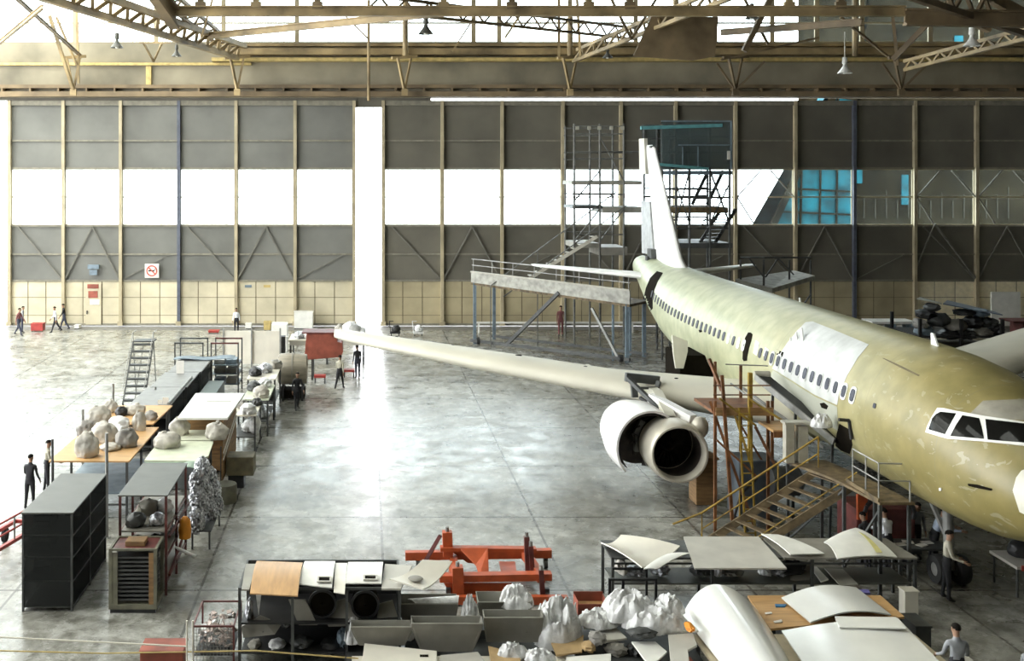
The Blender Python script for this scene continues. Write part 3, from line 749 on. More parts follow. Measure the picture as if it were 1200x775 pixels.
# tail
HS = [(0.2,32.6,5.15,3.3,.12),(1.2,33.2,5.25,2.9,.11),(6.1,36.1,5.55,1.35,.10),(6.25,36.4,5.56,1.0,.08)]
for sd in (1, -1): jet.part('tailplane', wing_mb(HS, sd), 'white_paint' if sd == 1 else 'primer_pale', smooth=True)
def fin_mb(secs, dy=0):
    mb = MB(); rings = []
    for (z, l, c, t) in secs: rings.append([A(l+dx, dz*1.0+dy, z) for dx, dz in foil(c, t)])
    n = len(rings[0]); vs_ = [p for r_ in rings for p in r_]; fs_ = []
    for k in range(len(rings)-1):
        for i in range(n): fs_.append((k*n+i, (k+1)*n+i, (k+1)*n+(i+1)%n, k*n+(i+1)%n))
    fs_ += [tuple(range(n)), tuple(range(len(rings)*n-1, (len(rings)-1)*n-1, -1))]
    mb.add(vs_, fs_); return mb
jet.part('fin', fin_mb([(5.5,27.2,6.6,.11),(5.95,28.6,5.4,.115),(6.5,29.6,4.7,.12),(10.0,32.5,2.8,.12),(12.1,34.3,1.75,.12),(12.3,34.9,1.1,.1)]), 'white_paint', smooth=True)
rd = fin_mb([(6.0,0,1.9,.10),(9.0,0,1.45,.10),(12.4,0,.9,.12)])
# rudder hinged along the fin's rear spar, swung to starboard
def rud(secs, nm, m, lb=None):
    rm = MB(); rings = []
    for z, l0, c in secs:
        ang = R(9); rings += [[A(l0+x_*c*math.cos(ang), x_*c*math.sin(ang)+t_, z) for x_, t_ in ((0,.09),(.5,.07),(1,.01),(1,-.01),(.5,-.07),(0,-.09))]]
    n_ = len(rings); vs_ = [p for r_ in rings for p in r_]; fs_ = [(k*6+i,(k+1)*6+i,(k+1)*6+(i+1)%6,k*6+(i+1)%6) for k in range(n_-1) for i in range(6)]+[tuple(range(6)),tuple(range(n_*6-1,n_*6-7,-1))]
    rm.add(vs_, fs_); jet.part(nm, rm, m, label=lb)
rud(((10.7,35.9,1.0),(12.7,36.2,.9)), 'rudder', 'primer_pale', 'upper end of the rudder, standing clear of the fin')
rud(((6.3,34.3,1.7),(9.2,35.1,1.3)), 'rudder', mat('rudder_grey',(.36,.37,.37),.5), 'grey lower part of the rudder')
jet.part('rudder_hinge', MB().box(AX-.12, AX+.1, AY+34.6, AY+35.0, 12.15, 12.5).box(AX-.1, AX+.1, AY+33.9, AY+34.3, 9.0, 9.9), 'dark_steel')
jet.part('tail_equipment', MB().box(AX-.35, AX+.15, AY+33.8, AY+34.6, 6.4, 6.9).box(AX-.45, AX-.1, AY+34.2, AY+34.6, 5.9, 6.5), 'dark_steel')
# engine -------------------------------------------------------
EX, EY, EZ = AX-5.67, AY+10.85, 2.07
nac = jet.part('engine_inlet', MB().lathe([(.80,.8),(.79,.5),(.79,.3),(.80,.12),(.84,.0),(.89,.0),(.935,.08),(.965,.25),(.985,.5),(.985,.8),(.80,.8)], (EX, EY, EZ), 'Y', 56), 'nacelle_lip', smooth=True, label='bare inlet ring of the opened engine')
jet.part('inlet_duct', MB().lathe([(.785,.36),(.79,.75),(.83,1.6),(.8,1.62)], (EX, EY, EZ), 'Y', 48), 'engine_dark', nac, smooth=True)
fb = MB()
for k in range(24):
    t = 2*math.pi*k/24; d = Vector((math.cos(t),0,math.sin(t))); e = Vector((-math.sin(t),0,math.cos(t)))
    c = Vector((EX,EY+1.35,EZ)); fb.add([c+d*.22-e*.03, c+d*.22+e*.05+Vector((0,.12,0)), c+d*.83+e*.10+Vector((0,.16,0)), c+d*.83-e*.06, c+d*.22-e*.03+Vector((0,.02,0)), c+d*.22+e*.05+Vector((0,.14,0)), c+d*.83+e*.10+Vector((0,.18,0)), c+d*.83-e*.06+Vector((0,.02,0))], [(0,1,2,3),(7,6,5,4),(0,4,5,1),(1,5,6,2),(2,6,7,3),(3,7,4,0)])
jet.part('fan', fb, 'engine_dark', nac)
jet.part('spinner', MB().lathe([(.001,.85),(.12,1.0),(.22,1.25),(.24,1.5),(.001,1.52)], (EX,EY,EZ), 'Y', 24), 'engine_dark', nac, smooth=True)
core = MB().lathe([(.92,1.35),(.92,1.9),(.72,2.0),(.62,3.2),(.70,3.9),(.45,4.8),(.1,4.85)], (EX,EY,EZ), 'Y', 40)
rnd = random.Random(4)
for k in range(26):
    t = rnd.uniform(0, 2*math.pi); y0 = rnd.uniform(1.2,2.6); r_ = .78 if y0 > 1.95 else 1.05
    a = Vector((EX+r_*math.cos(t), EY+y0, EZ+r_*math.sin(t))); t2 = t+rnd.uniform(-.7,.7)
    b = Vector((EX+r_*math.cos(t2), EY+y0+rnd.uniform(.1,.8), EZ+r_*math.sin(t2))); core.tube(a, b, .025, n=6)
for k in range(9):
    t = rnd.uniform(2.0, 4.2); core.obox((EX+.95*math.cos(t), EY+2.3+rnd.uniform(-.3,.6), EZ+.95*math.sin(t)), (.22,.34,.2), rz=rnd.uniform(0,2))
jet.part('engine_core', core, 'engine_dark', nac, smooth=False)
jet.part('fan_case', MB().lathe([(.80,.82),(.96,.82),(.96,1.35),(.80,1.35)], (EX,EY,EZ), 'Y', 40), 'nacelle_lip', nac, smooth=True)
jet.part('duct_fittings', MB().obox((EX-.78,EY+1.7,EZ+.42),(.35,.2,.5),ry=.5).obox((EX-.85,EY+1.8,EZ-.1),(.25,.2,.55),ry=.1).tube((EX-1.0,EY+1.9,EZ+.2),(EX-.7,EY+1.2,EZ-.7),.05), 'grey_steel', nac)
# opened cowl: half shell swung out to starboard
def cowl(u, v):   # u around, v along
    t = R(-58)+u*R(205); r = 1.20-.10*(1-v)**2
    c = Vector((EX-1.62, EY+2.35, EZ+.42)); ax_ = Vector((-.22,1,.03)).normalized(); sx = ax_.cross(Vector((0,0,1))).normalized(); sz = sx.cross(ax_)
    return c + ax_*((v-.28)*2.75) + (sx*math.cos(t)+sz*math.sin(t))*r*(1-.22*max(0,v-.5)*2)
cowl_l = lambda u, v: (lambda t, r, c, ax_: c+ax_*((v-.15)*2.6)+(Vector((1,.2,0)).normalized()*math.cos(t)+Vector((0,0,1))*math.sin(t))*r*(1-.25*max(0,v-.55)*2))(R(50)+u*R(172), 1.10, Vector((9.16, 34.3, 2.12)), Vector((-.07,1,.02)).normalized())
jet.part('engine_cowl', MB().sheet(cowl_l, 36, 14, .07), 'nacelle_white', nac, smooth=True, label='white cowl shell swung open beside the engine')
lin = lambda u, v: (lambda t, r, c, ax_: c+ax_*((v-.15)*2.4)+(Vector((1,.2,0)).normalized()*math.cos(t)+Vector((0,0,1))*math.sin(t))*r*(1-.25*max(0,v-.55)*2))(R(52)+u*R(168), 1.01, Vector((9.16, 34.33, 2.12)), Vector((-.07,1,.02)).normalized())
jet.part('cowl_lining', MB().sheet(lin, 30, 8, .02), 'engine_dark', nac, smooth=True)
jet.part('cowl_dark_disc', MB().tube((9.12,35.4,2.12),(9.12,35.46,2.12),.96,n=36), 'engine_dark', nac)  # added dark disc standing in for the dark inside of the cowl
# pylon
py_ = MB()
top = A(14.6, 5.75, 3.05); py_.prism([(EX+.16,EY+1.0,EZ+1.0),(EX+.16,EY+2.4,EZ+.95),(EX+.16,EY+4.9,EZ+1.0),(EX+.16,EY+4.4,EZ+1.45),(EX+.16,EY+2.6,EZ+1.5)], (-.32,0,0))
pl_ = jet.part('pylon', py_, 'primer_pale')
st = MB(); a = PY(760,458,36.5); 
st.beam(PY(763,466,35.6), PY(812,492,34.0), .30, .30)
jet.part('pylon_fairing', st, 'nacelle_white', pl_)
st = MB(); st.beam(PY(733,442,36.6), PY(772,446,36.8), .16, .3); st.beam(PY(742,446,36.4), PY(744,466,36.3), .2); st.beam(PY(772,447,36.6), PY(768,466,36.4), .14); st.beam(PY(735,443,36.4), PY(786,492,34.6), .13); st.beam(PY(748,455,36.2), PY(772,455,36.4), .08); st.beam(PY(750,466,36.2), PY(800,503,34.2), .09)
jet.part('hoist_frame', st, 'dark_steel', pl_)
jet.part('hinge_knuckle', MB().blob(PY(820,501,33.8), (.30,.30,.36), 3, .1, 1, 2, False), 'nacelle_lip', pl_, smooth=True)
# landing gear
def gear(l, s, zt, r, w, two, name):
    g = MB(); p = A(l, s, 0); p.z = 0
    g.tube((p.x, p.y, r), (p.x, p.y+.1, zt), .13, n=14); g.beam((p.x, p.y, zt*.45), (p.x, p.y+1.4, zt), .1)
    o = jet.part(name, g, 'grey_steel')
    for q in (-1, 1):
        x0 = p.x+q*w; jet.part('wheel', MB().lathe([(.18,-.14),(r*.6,-.15),(r*.93,-.14),(r,-.07),(r,.07),(r*.93,.14),(r*.6,.15),(.18,.14),(.18,-.14)], (x0, p.y, r), 'X', 28), 'rubber', o, smooth=True)
        jet.part('hub', MB().tube((x0-.12,p.y,r),(x0+.12,p.y,r), r*.45, n=18), 'grey_steel', o)
    return o
gear(17.7, 3.8, 2.9, .58, .46, True, 'main_gear'); gear(17.7, -3.8, 2.9, .58, .46, True, 'main_gear'); gear(5.7, 0, 2.4, .39, .28, True, 'nose_gear')
None and jet.part('gear_door', MB().box(AX-.62,AX-.58,AY+4.0,AY+6.2,1.4,2.3).box(AX+.58,AX+.62,AY+4.0,AY+6.2,1.4,2.3), 'primer_pale')
# ============================================================ PEOPLE
def person(label, loc, face, shirt='shirt_white', trousers='trouser_black', h=1.72, pose=None, hair='hair', sleeves=True, group=None):
    P = dict(lean=4, lh=4, rh=-4, lk=4, rk=4, ls=5, rs=-5, lsa=8, rsa=8, le=15, re=15, hp=5, hy=0, wide=0); P.update(pose or {})
    k = h/1.72; V = []; RD = []; E = []; SEG = []
    def vert(p, r, rz=None): V.append(Vector(p)); RD.append((r, rz or r)); return len(V)-1
    def edge(a, b, tag): E.append((a, b)); SEG.append((a, b, tag))
    ln = R(P['lean'])
    def torso(x, z, y=0):     # point in the leaning torso frame, z above pelvis
        return Vector((x, -math.sin(ln)*z + y*math.cos(ln), .95+math.cos(ln)*z + y*math.sin(ln)*-1))
    pel = vert((0,0,.95), .145, .105); wai = vert(torso(0,.16), .13, .10); che = vert(torso(0,.36,.0), .158, .115); nb = vert(torso(0,.50,.01), .085, .075)
    nk = vert(torso(0,.575,-.005), .052); 
    edge(pel,wai,'t'); edge(wai,che,'s'); edge(che,nb,'s'); edge(nb,nk,'k')
    hp = ln+R(P['hp']); hc = torso(0,.60,-.005); hd = Vector((0,-math.sin(hp),math.cos(hp))); fw = Vector((math.sin(R(P['hy']))*1, -math.cos(R(P['hy']))*math.cos(hp), -math.sin(hp)))
    j = vert(hc+hd*.055+fw*.02, .062, .068); c1 = vert(hc+hd*.115+fw*.008, .078, .092); tp = vert(hc+hd*.175-fw*.005, .060, .072)
    edge(nk,j,'h'); edge(j,c1,'h'); edge(c1,tp,'h')
    no = vert(hc+hd*.085+fw*.108, .012); edge(j, no, 'n')
    for sgn, s_, sa, el in ((-1,P['ls'],P['lsa'],P['le']),(1,P['rs'],P['rsa'],P['re'])):
        sh = vert(torso(sgn*.175,.455), .062); edge(che, sh, 's')
        a = R(s_)+ln*.3; ab = R(sa); d1 = Vector((sgn*math.sin(ab), -math.sin(a)*math.cos(ab), -math.cos(a)*math.cos(ab)))
        e = vert(V[sh]+d1*.28, .042); edge(sh, e, 's' if sleeves else 'k')
        if not sleeves: SEG[-1] = (sh, e, 's')
        a2 = a+R(el); d2 = Vector((sgn*math.sin(ab)*.6, -math.sin(a2), -math.cos(a2))).normalized()
        w_ = vert(V[e]+d2*.25, .028); edge(e, w_, 's' if sleeves else 'k')
        pm = vert(V[w_]+d2*.07, .035, .02); edge(w_, pm, 'k')
        side = Vector((0,-1,0)) if abs(d2.y) < .8 else Vector((0,0,1)); side = (side-d2*side.dot(d2)).normalized(); curl = Vector((-sgn,0,0))
        for q, fl in ((-.03,.075),(-.01,.088),(.01,.084),(.03,.066)):
            f1 = vert(V[pm]+d2*.035+side*q, .010); edge(pm, f1, 'k'); f2 = vert(V[f1]+d2*fl*.5+curl*.008, .009); edge(f1, f2, 'k'); f3 = vert(V[f2]+d2*fl*.4+curl*.025, .008); edge(f2, f3, 'k')
        th = vert(V[w_]+d2*.035+side*.038, .011); edge(w_, th, 'k'); t2 = vert(V[th]+d2*.045+side*.02+curl*.01, .009); edge(th, t2, 'k')
    for sgn, hp_, kn in ((-1,P['lh'],P['lk']),(1,P['rh'],P['rk'])):
        hj = vert((sgn*(.09+P['wide']*.3),0,.88), .10); edge(pel, hj, 't')
        a = R(hp_); d1 = Vector((sgn*(.03+P['wide']), -math.sin(a), -math.cos(a))).normalized()
        kj = vert(V[hj]+d1*.42, .062); edge(hj, kj, 't')
        a2 = a-R(kn); d2 = Vector((sgn*.02, -math.sin(a2), -math.cos(a2))).normalized()
        cf = vert(V[kj]+d2*.14, .056); edge(kj, cf, 't'); an = vert(V[kj]+d2*.40, .038); edge(cf, an, 't')
        bl = vert(V[an]+Vector((sgn*.01,.03,-.045)), .04); edge(an, bl, 'f'); to = vert(V[an]+Vector((sgn*.025,-.15,-.05)), .034); edge(an, to, 'f')
    me = bpy.data.meshes.new('person'); me.from_pydata([tuple(v*k) for v in V], E, []); o = bpy.data.objects.new('person', me); COL.objects.link(o)
    md = o.modifiers.new('skin', 'SKIN'); md.use_smooth_shade = True
    for i, sv in enumerate(me.skin_vertices[0].data): sv.radius = (RD[i][0]*k, RD[i][1]*k); sv.use_root = (i == 0)
    sb = o.modifiers.new('sub', 'SUBSURF'); sb.levels = 2; sb.render_levels = 2
    bpy.context.view_layer.update()
    dg = bpy.context.evaluated_depsgraph_get(); ev = bpy.data.meshes.new_from_object(o.evaluated_get(dg))
    o.modifiers.clear(); o.data = ev
    tags = {'s':1,'t':2,'k':0,'h':0,'f':3,'n':0}; ev.materials.clear()
    for m in ('skin', shirt, trousers, 'shoe'): ev.materials.append(MATS[m])
    hm = (V[c1]*k); hb = []
    for p in ev.polygons:
        c = p.center; best = (1e9, 'k')
        for a, b, t in SEG:
            A_, B_ = V[a]*k, V[b]*k; ab = B_-A_; u = max(0, min(1, (c-A_).dot(ab)/ab.length_squared)); rr = RD[a][0]+(RD[b][0]-RD[a][0])*u
            d = (c-(A_+ab*u)).length - rr*k
            if d < best[0]: best = (d, t)
        p.material_index = tags[best[1]]; p.use_smooth = True
    zmin = min(v.co.z for v in ev.vertices)
    for v in ev.vertices: v.co.z -= zmin
    me.name = 'person_cage'; ev.name = 'person'
    o.location = loc; o.rotation_euler = (0,0,R(face)); setp(o, label, 'person', group)
    # hair: a cap of its own, eyes and mouth
    bm = bmesh.new(); bmesh.ops.create_uvsphere(bm, u_segments=20, v_segments=12, radius=1); M = Matrix.Rotation(0,4,'X')
    up = hd; bk = -fw; sx = up.cross(bk)
    kill = []
    for v in bm.verts:
        q = v.co.copy(); v.co = (hc+hd*.122+fw*-.004 + sx*q.x*.088 + bk*q.y*.106 + up*q.z*.098)*k - Vector((0,0,zmin))
        if q.z < .12-.55*max(0,q.y)*1.0 or (q.y < -.45 and q.z < .42): kill.append(v)
    bmesh.ops.delete(bm, geom=kill, context='VERTS'); hme = bpy.data.meshes.new('hair'); bmesh.ops.solidify(bm, geom=bm.faces[:], thickness=.006); bm.to_mesh(hme); bm.free()
    for p in hme.polygons: p.use_smooth = True
    hme.materials.append(MATS[hair]); ho = bpy.data.objects.new('hair', hme); COL.objects.link(ho); ho.parent = o
    mb = MB()
    for q in (-1, 1): mb.blob((hc+hd*.105+fw*.082+sx*q*.030)*k-Vector((0,0,zmin)), (.011,.008,.008), 1, 0, 1, 1, False)
    mb.obox((hc+hd*.045+fw*.083)*k-Vector((0,0,zmin)), (.045,.012,.008))
    fo = mb.build('eyes_and_mouth', 'hair', o)
    er = MB()
    for q in (-1, 1): er.blob((hc+hd*.095+fw*-.005+sx*q*.084)*k-Vector((0,0,zmin)), (.012,.02,.03), 1, 0, 1, 1, False)
    er.build('ears', 'skin', o, smooth=True)
    bl = MB().lathe([(.128,-.02),(.135,-.02),(.135,.02),(.128,.02),(.128,-.02)], (0,0,0), 'Z', 20); bl.v = [Vector((v.x*1.02, v.y*.86, v.z+.99*k-zmin)) for v in bl.v]
    bl.build('belt', 'shoe', o)
    return o
walk = dict(lh=20, rh=-18, lk=6, rk=16, ls=-18, rs=18); walk2 = dict(lh=-22, rh=20, lk=18, rk=5, ls=20, rs=-16)
def fl(px, py): return PZ(px, py, 0)
person('person in a dark maroon top walking at the far left by the door gap', fl(22,393.5), 80, 'shirt_maroon', 'trouser_navy', 1.85, walk)
person('person behind the maroon top, mostly hidden, holding a grey item', PY(26,388,72.2)*1, 100, 'shirt_grey', 'trouser_navy', 1.75, None).location.z = 0
person('person in a white shirt walking right near the wicket door', fl(65,390), -75, 'shirt_white', 'trouser_black', 1.78, walk2)
person('person in a dark shirt walking just behind the white shirt', (PX(75,73.4), 73.4, 0), -75, 'shirt_black', 'trouser_navy', 1.8, walk)
person('person in a white shirt and black trousers standing before the middle of the left door', fl(277,391), 0, 'shirt_white', 'trouser_black', 1.7)
person('person in a cream shirt walking away beyond the reddish crate', fl(398,456), 160, 'shirt_cream', 'trouser_black', 1.7, walk)
person('person in dark clothes standing under the wing tip', fl(419,443), 200, 'shirt_black', 'trouser_navy', 1.7)
person('person in dark clothes walking in front of the grey cowl barrel', fl(348,480), 20, 'shirt_black', 'trouser_black', 1.72, dict(lean=8, lh=14, rh=-14, rk=14, ls=-10, rs=15))
person('person dressed all in black, back turned, left of the cage shelves', fl(35,596.5), 170, 'shirt_black', 'trouser_black', 1.72, dict(ls=6, rs=10, le=25, re=60))
person('person in a light shirt and dark trousers beside the plywood board table', fl(55,577), 110, 'shirt_cream', 'trouser_black', 1.74, dict(ls=12, rs=8, le=60, re=50))
person('person in a maroon coat beneath the tail dock platform', (PX(657,70.5), 70.5, 0), 0, 'shirt_maroon', 'shirt_maroon', 2.0)
person('person with cream vest and dark trousers standing near the nose, side on', (14.95, 26.95, 0), 70, 'shirt_cream', 'trouser_black', 1.74, dict(ls=12, rs=10, le=60, re=50))
person('person in a light blue shirt leaning toward the others under the nose', PZ(1094,668,0), 80, 'shirt_blue', 'trouser_black', 1.72, dict(lean=22, ls=40, rs=35, le=40, re=40))
person('person in a white shirt, back to the camera, at the paper-strewn bench', PZ(1040,676,0), 190, 'shirt_white', 'trouser_black', 1.78, dict(lean=12, ls=40, rs=40, le=30, re=30))
person('person in black beside the white-shirted one at the bench', PZ(1017,672,0), 200, 'shirt_black', 'trouser_black', 1.6, dict(lean=15))
person('person in dark clothing facing the camera behind the bench', PZ(1073,655,0), 0, 'shirt_grey', 'trouser_black', 1.6, dict(lean=10))
person('person with a grey shirt seen from behind at the bottom right', (PX(1122,21.3), 21.3, 0), 175, 'shirt_grey', 'trouser_black', 1.74, dict(ls=8, rs=14, le=60, re=45, lsa=12, rsa=10))
person('person in a grey-blue shirt cut off at the bottom right corner', (PX(1203,20.9), 20.9, 0), 120, 'shirt_grey', 'trouser_navy', 1.60, dict(lean=30, ls=45))

# ============================================================ LEFT STORAGE ROW
def rack_parts(t, x0, x1, y0, y1, h, shelves, m, top=None, post=.05, mtop=None, shelf_m=None, ny=2):
    ys = [y0+(y1-y0)*i/(ny-1) for i in range(ny)]
    for x in (x0+post/2, x1-post/2):
        for y in ys:
            y = min(max(y, y0+post/2), y1-post/2); t.part('post', MB().box(x-post/2, x+post/2, y-post/2, y+post/2, 0, h), m)
    for z in shelves: t.part('shelf', MB().box(x0+post, x1-post, y0+.01, y1-.01, z, z+.035), shelf_m or m)
    if top: t.part('top_panel', MB().box(x0-.02, x1+.02, y0-.02, y1+.02, h, h+top), mtop or m, bevel=.01)
    for z in shelves:
        for x in (x0+post/2, x1-post/2): t.part('rail', MB().box(x-post*.4, x+post*.4, y0+post, y1-post, z-.04, z), m)
# cage shelf unit at the front
cx0, cx1, cy0, cy1, ch = -8.65, -7.38, 26.2, 29.6, 2.45
t = Thing('cage_shelf', 'dark wire-cage shelf unit with a flat grey top at the lower left', 'shelf unit', ((cx0+cx1)/2, (cy0+cy1)/2, 0))
rack_parts(t, cx0, cx1, cy0, cy1, ch, (.1,.75,1.35,1.9), 'dark_steel', .04, .05, 'cage_top', 'cage_top', 3)
for nm, mb in (('front_mesh', MB().box(cx0+.05, cx1-.05, cy0+.005, cy0+.012, .12, ch-.02)), ('side_mesh', MB().box(cx1-.02, cx1-.012, cy0+.06, cy1-.06, .12, ch-.02)), ('side_mesh', MB().box(cx0+.012, cx0+.02, cy0+.06, cy1-.06, .12, ch-.02)), ('back_mesh', MB().box(cx0+.05, cx1-.05, cy1-.012, cy1-.005, .12, ch-.02))):
    t.part(nm, mb, 'mesh_screen')
for i, z in enumerate((.76, 1.36, 1.91)):
    for k in range(2):
        x = cx0+.35+k*.55; single('storage_crate', MB().box(x-.22, x+.22, cy0+.5+k*.9, cy0+1.1+k*.9, z+.03, z+.33).box(x-.2,x+.2,cy0+.45+k*.9,cy0+.5+k*.9,z+.1,z+.2), 'black_part', 'dark crate inside the cage shelf, '+('lower','middle','upper')[i]+' level '+('at the left','at the right')[k], 'crate', 'crates in the cage shelf', base=(x, cy0+.8+k*.9, z+.035))
# tray cart
tx0, tx1, ty0, ty1, th_ = -6.45, -5.25, 26.1, 27.05, 1.56
t = Thing('tray_cart', 'olive metal cart full of stacked trays before the maroon rack', 'cart', ((tx0+tx1)/2, ty0+.4, 0))
t.part('base', MB().box(tx0+.03, tx1-.03, ty0+.03, ty1-.03, .0, .1), 'black_part'); t.part('bottom_deck', MB().box(tx0, tx1, ty0, ty1, .1, .22), mat('olive_steel', (.15,.145,.10), .6, var=.2))
for x in (tx0+.04, tx1-.04):
    for y in (ty0+.04, ty1-.04): t.part('post', MB().box(x-.04, x+.04, y-.04, y+.04, .22, th_), 'olive_steel')
t.part('side_panel', MB().box(tx0+.08, tx0+.22, ty0+.01, ty0+.04, .22, th_-.05), 'olive_steel'); t.part('side_panel', MB().box(tx1-.2, tx1-.08, ty0+.01, ty0+.04, .22, th_-.05), 'brown_wood')
tf = MB().box(tx0, tx1, ty0, ty0+.06, th_, th_+.05).box(tx0, tx1, ty1-.06, ty1, th_, th_+.05).box(tx0, tx0+.06, ty0+.06, ty1-.06, th_, th_+.05).box(tx1-.06, tx1, ty0+.06, ty1-.06, th_, th_+.05)
t.part('top_frame', tf, 'olive_steel'); t.part('red_top', MB().box(tx0+.06, tx1-.06, ty0+.06, ty1-.06, th_-.02, th_+.02), 'maroon')
for k in range(11): t.part('tray', MB().box(tx0+.10, tx1-.10, ty0+.06, ty1-.06, .30+k*.105, .33+k*.105).box(tx0+.10, tx1-.10, ty0+.045, ty0+.058, .30+k*.105, .35+k*.105), 'dark_steel')
single('brown_block', MB().box(-6.1,-5.6,26.35,26.75,th_+.021,th_+.15), 'brown_wood', 'small brown block on top of the tray cart', 'block', bevel=.02)
# maroon rack with grey roof panel
rx0, rx1, ry0, ry1 = -6.46, -5.2, 27.2, 30.2
t = Thing('parts_rack', 'maroon steel rack with a grey top, behind the tray cart', 'rack', ((rx0+rx1)/2, (ry0+ry1)/2, 0))
rack_parts(t, rx0, rx1, ry0, ry1, 2.58, (.35,1.0,1.65), 'maroon', .04, .06, 'cage_top', 'taupe', 3)
t.part('side_rail', MB().beam((rx1+.04,ry0+.1,.5), (rx1+.04,ry1,.9), .06), 'maroon'); t.part('side_rail', MB().beam((rx1+.04,ry0+.1,1.5), (rx1+.04,ry1,1.45), .06), 'maroon')
for k, (x, y, z, s, m, lb) in enumerate([(-6.1,27.6,1.69,.26,'dark_steel','dark lump'),(-5.55,27.7,1.69,.22,'foil','foil parcel'),(-6.0,28.6,1.69,.28,'taupe','taupe bundle'),(-5.6,27.8,1.04,.25,'black_part','black bundle'),(-6.1,27.7,1.04,.25,'bag_dark','grey sack'),(-5.5,28.8,1.04,.24,'foil','foil parcel'),(-5.6,28.8,1.69,.25,'plastic_white','white plastic parcel'),(-5.7,28,.39,.26,'dark_steel','dark lump')]):
    single('wrapped_part', MB().blob((x,y,z+s*.5), (s,s,s*.9), k, .25, 2, 3), m, lb+' on the maroon rack, '+('near','far')[y > 28.3]+' end, '+{1.69:'upper',1.04:'middle',.39:'bottom'}[z]+' shelf', 'wrapped part', smooth=True)
single('work_lamp', MB().lathe([(.001,0),(.16,.02),(.18,.25),(.15,.5),(.06,.6),(.001,.62)], (-4.98,28.6,1.0), 'Z', 16).tube((-5.12,28.6,1.5),(-4.98,28.6,1.55),.02), 'orange_item', 'orange round container hung on the side of the maroon rack', 'container', smooth=True)
single('white_tube', MB().tube((-5.05,27.9,.98), (-4.55,27.8,.80), .045).tube((-5.12,27.95,1.0),(-5.05,27.9,.98),.03), 'white_paint', 'short white tube sticking out of the maroon rack side', 'tube')
# foil-wrapped ducts heaped beside the green boards
fx = [(-5.0,30.7,.80,.22),(-4.95,31.2,1.1,.22),(-5.02,30.9,1.42,.21),(-4.9,31.75,1.2,.22),(-4.95,31.4,1.55,.20),(-5.05,31.0,1.85,.2),(-5.0,31.7,2.0,.22),(-4.75,32.3,1.15,.22),(-4.85,32.2,1.62,.2),(-4.7,31.6,.75,.17),(-4.62,32.3,.72,.17)]
wd_ = ['nearest','second nearest','lower middle','low right','central','upper near','topmost','far lower','far upper','small right','small far right']
for k, (x, y, z, s) in enumerate(fx):
    single('foil_bundle', MB().blob((x,y,z), (s*.85,s*1.2,s*1.35), k+20, .5, 3.1, 4, False, True), 'foil', wd_[k]+' crumpled silver foil bundle right of the green boards', 'foil bundle', 'foil bundles on the left row')
t = Thing('foil_shelf', 'thin dark shelf frame under the silver foil bundles', 'shelf', (-4.85,31.6,0))
t.part('shelf_board', MB().box(-5.15,-4.55,30.5,32.6,.52,.56), 'dark_steel')
for x,y in ((-5.1,30.55),(-4.6,30.55),(-5.1,32.55),(-4.6,32.55)): t.part('leg', MB().box(x-.025,x+.025,y-.025,y+.025,0,.52), 'dark_steel')
# support shelf for foil and green boards
t = Thing('board_table', 'table of pale green boards carrying three cloth sacks', 'table', (-6.1, 35.2, 0))
t.part('board', MB().prism([(-7.05,33.1,1.85),(-5.35,33.0,1.85),(-5.1,33.6,1.85),(-5.2,35.4,1.85),(-7.05,35.5,1.85)], (0,0,.06)), 'green_board')
t.part('board', MB().prism([(-6.95,35.6,1.84),(-5.25,35.6,1.84),(-5.25,37.0,1.84),(-6.95,37.0,1.84)], (0,0,.07)), mat('green_board_pale',(.60,.61,.48),.5,var=.06))
t.part('rim', MB().box(-7.0,-5.3,32.98,33.05,1.80,1.86), mat('green_rim',(.24,.32,.24),.5))
for x in (-6.9,-5.5):
    for y in (33.3,35.4,36.8): t.part('leg', MB().box(x-.04,x+.04,y-.04,y+.04,0,1.84), 'dark_steel')
t.part('shelf', MB().box(-6.86,-5.54,33.3,36.9,.9,.94), 'dark_steel')
single('green_sheet', MB().sheet(lambda u,v: Vector((-5.75+u*.75, 32.35+v*.55, 1.86+.05*math.sin(u*5)+v*.03)), 8, 4, .02), 'green_rim', 'dark green folded sheet at the near edge of the green boards', 'sheet')
def sack(c, r, seed, m, label, group=None):
    mb = MB().blob(c, r, seed, .22, 1.6, 4); t = Thing('cloth_sack', label, 'sack', (c[0],c[1],c[2]-r[2]*.55), group=group)
    t.part('sack_body', mb, m, smooth=True)
    a = Vector(c)+Vector((random.uniform(-.3,.3)*r[0], 0, r[2]*.92)); t.part('tied_neck', MB().blob(a, (r[0]*.22,r[1]*.22,r[2]*.2), seed+1, .3, 3, 2, False), m, smooth=True)
def sk(px, pyb, z, w, h, seed, m, label, group=None):      # bottom centre pixel, on a top of height z; w,h in pixels
    p = PZ(px, pyb, z); s = F/p.y; rr = w/2/s; hh = h/s/1.5; sack((p.x, p.y+rr*.6, z+hh*.55), (rr, rr*.9, hh), seed, m, label, group)
sk(194,526,1.91,32,17,3,'bag_cloth','pale rounded sack at the near edge of the green board','sacks on the green boards')
sk(209,511,1.91,24,19,5,'bag_cloth','small cream sack behind the rounded one on the green boards','sacks on the green boards')
sk(253,516,1.91,27,19,8,'bag_cloth','cream sack at the right end of the green boards','sacks on the green boards')
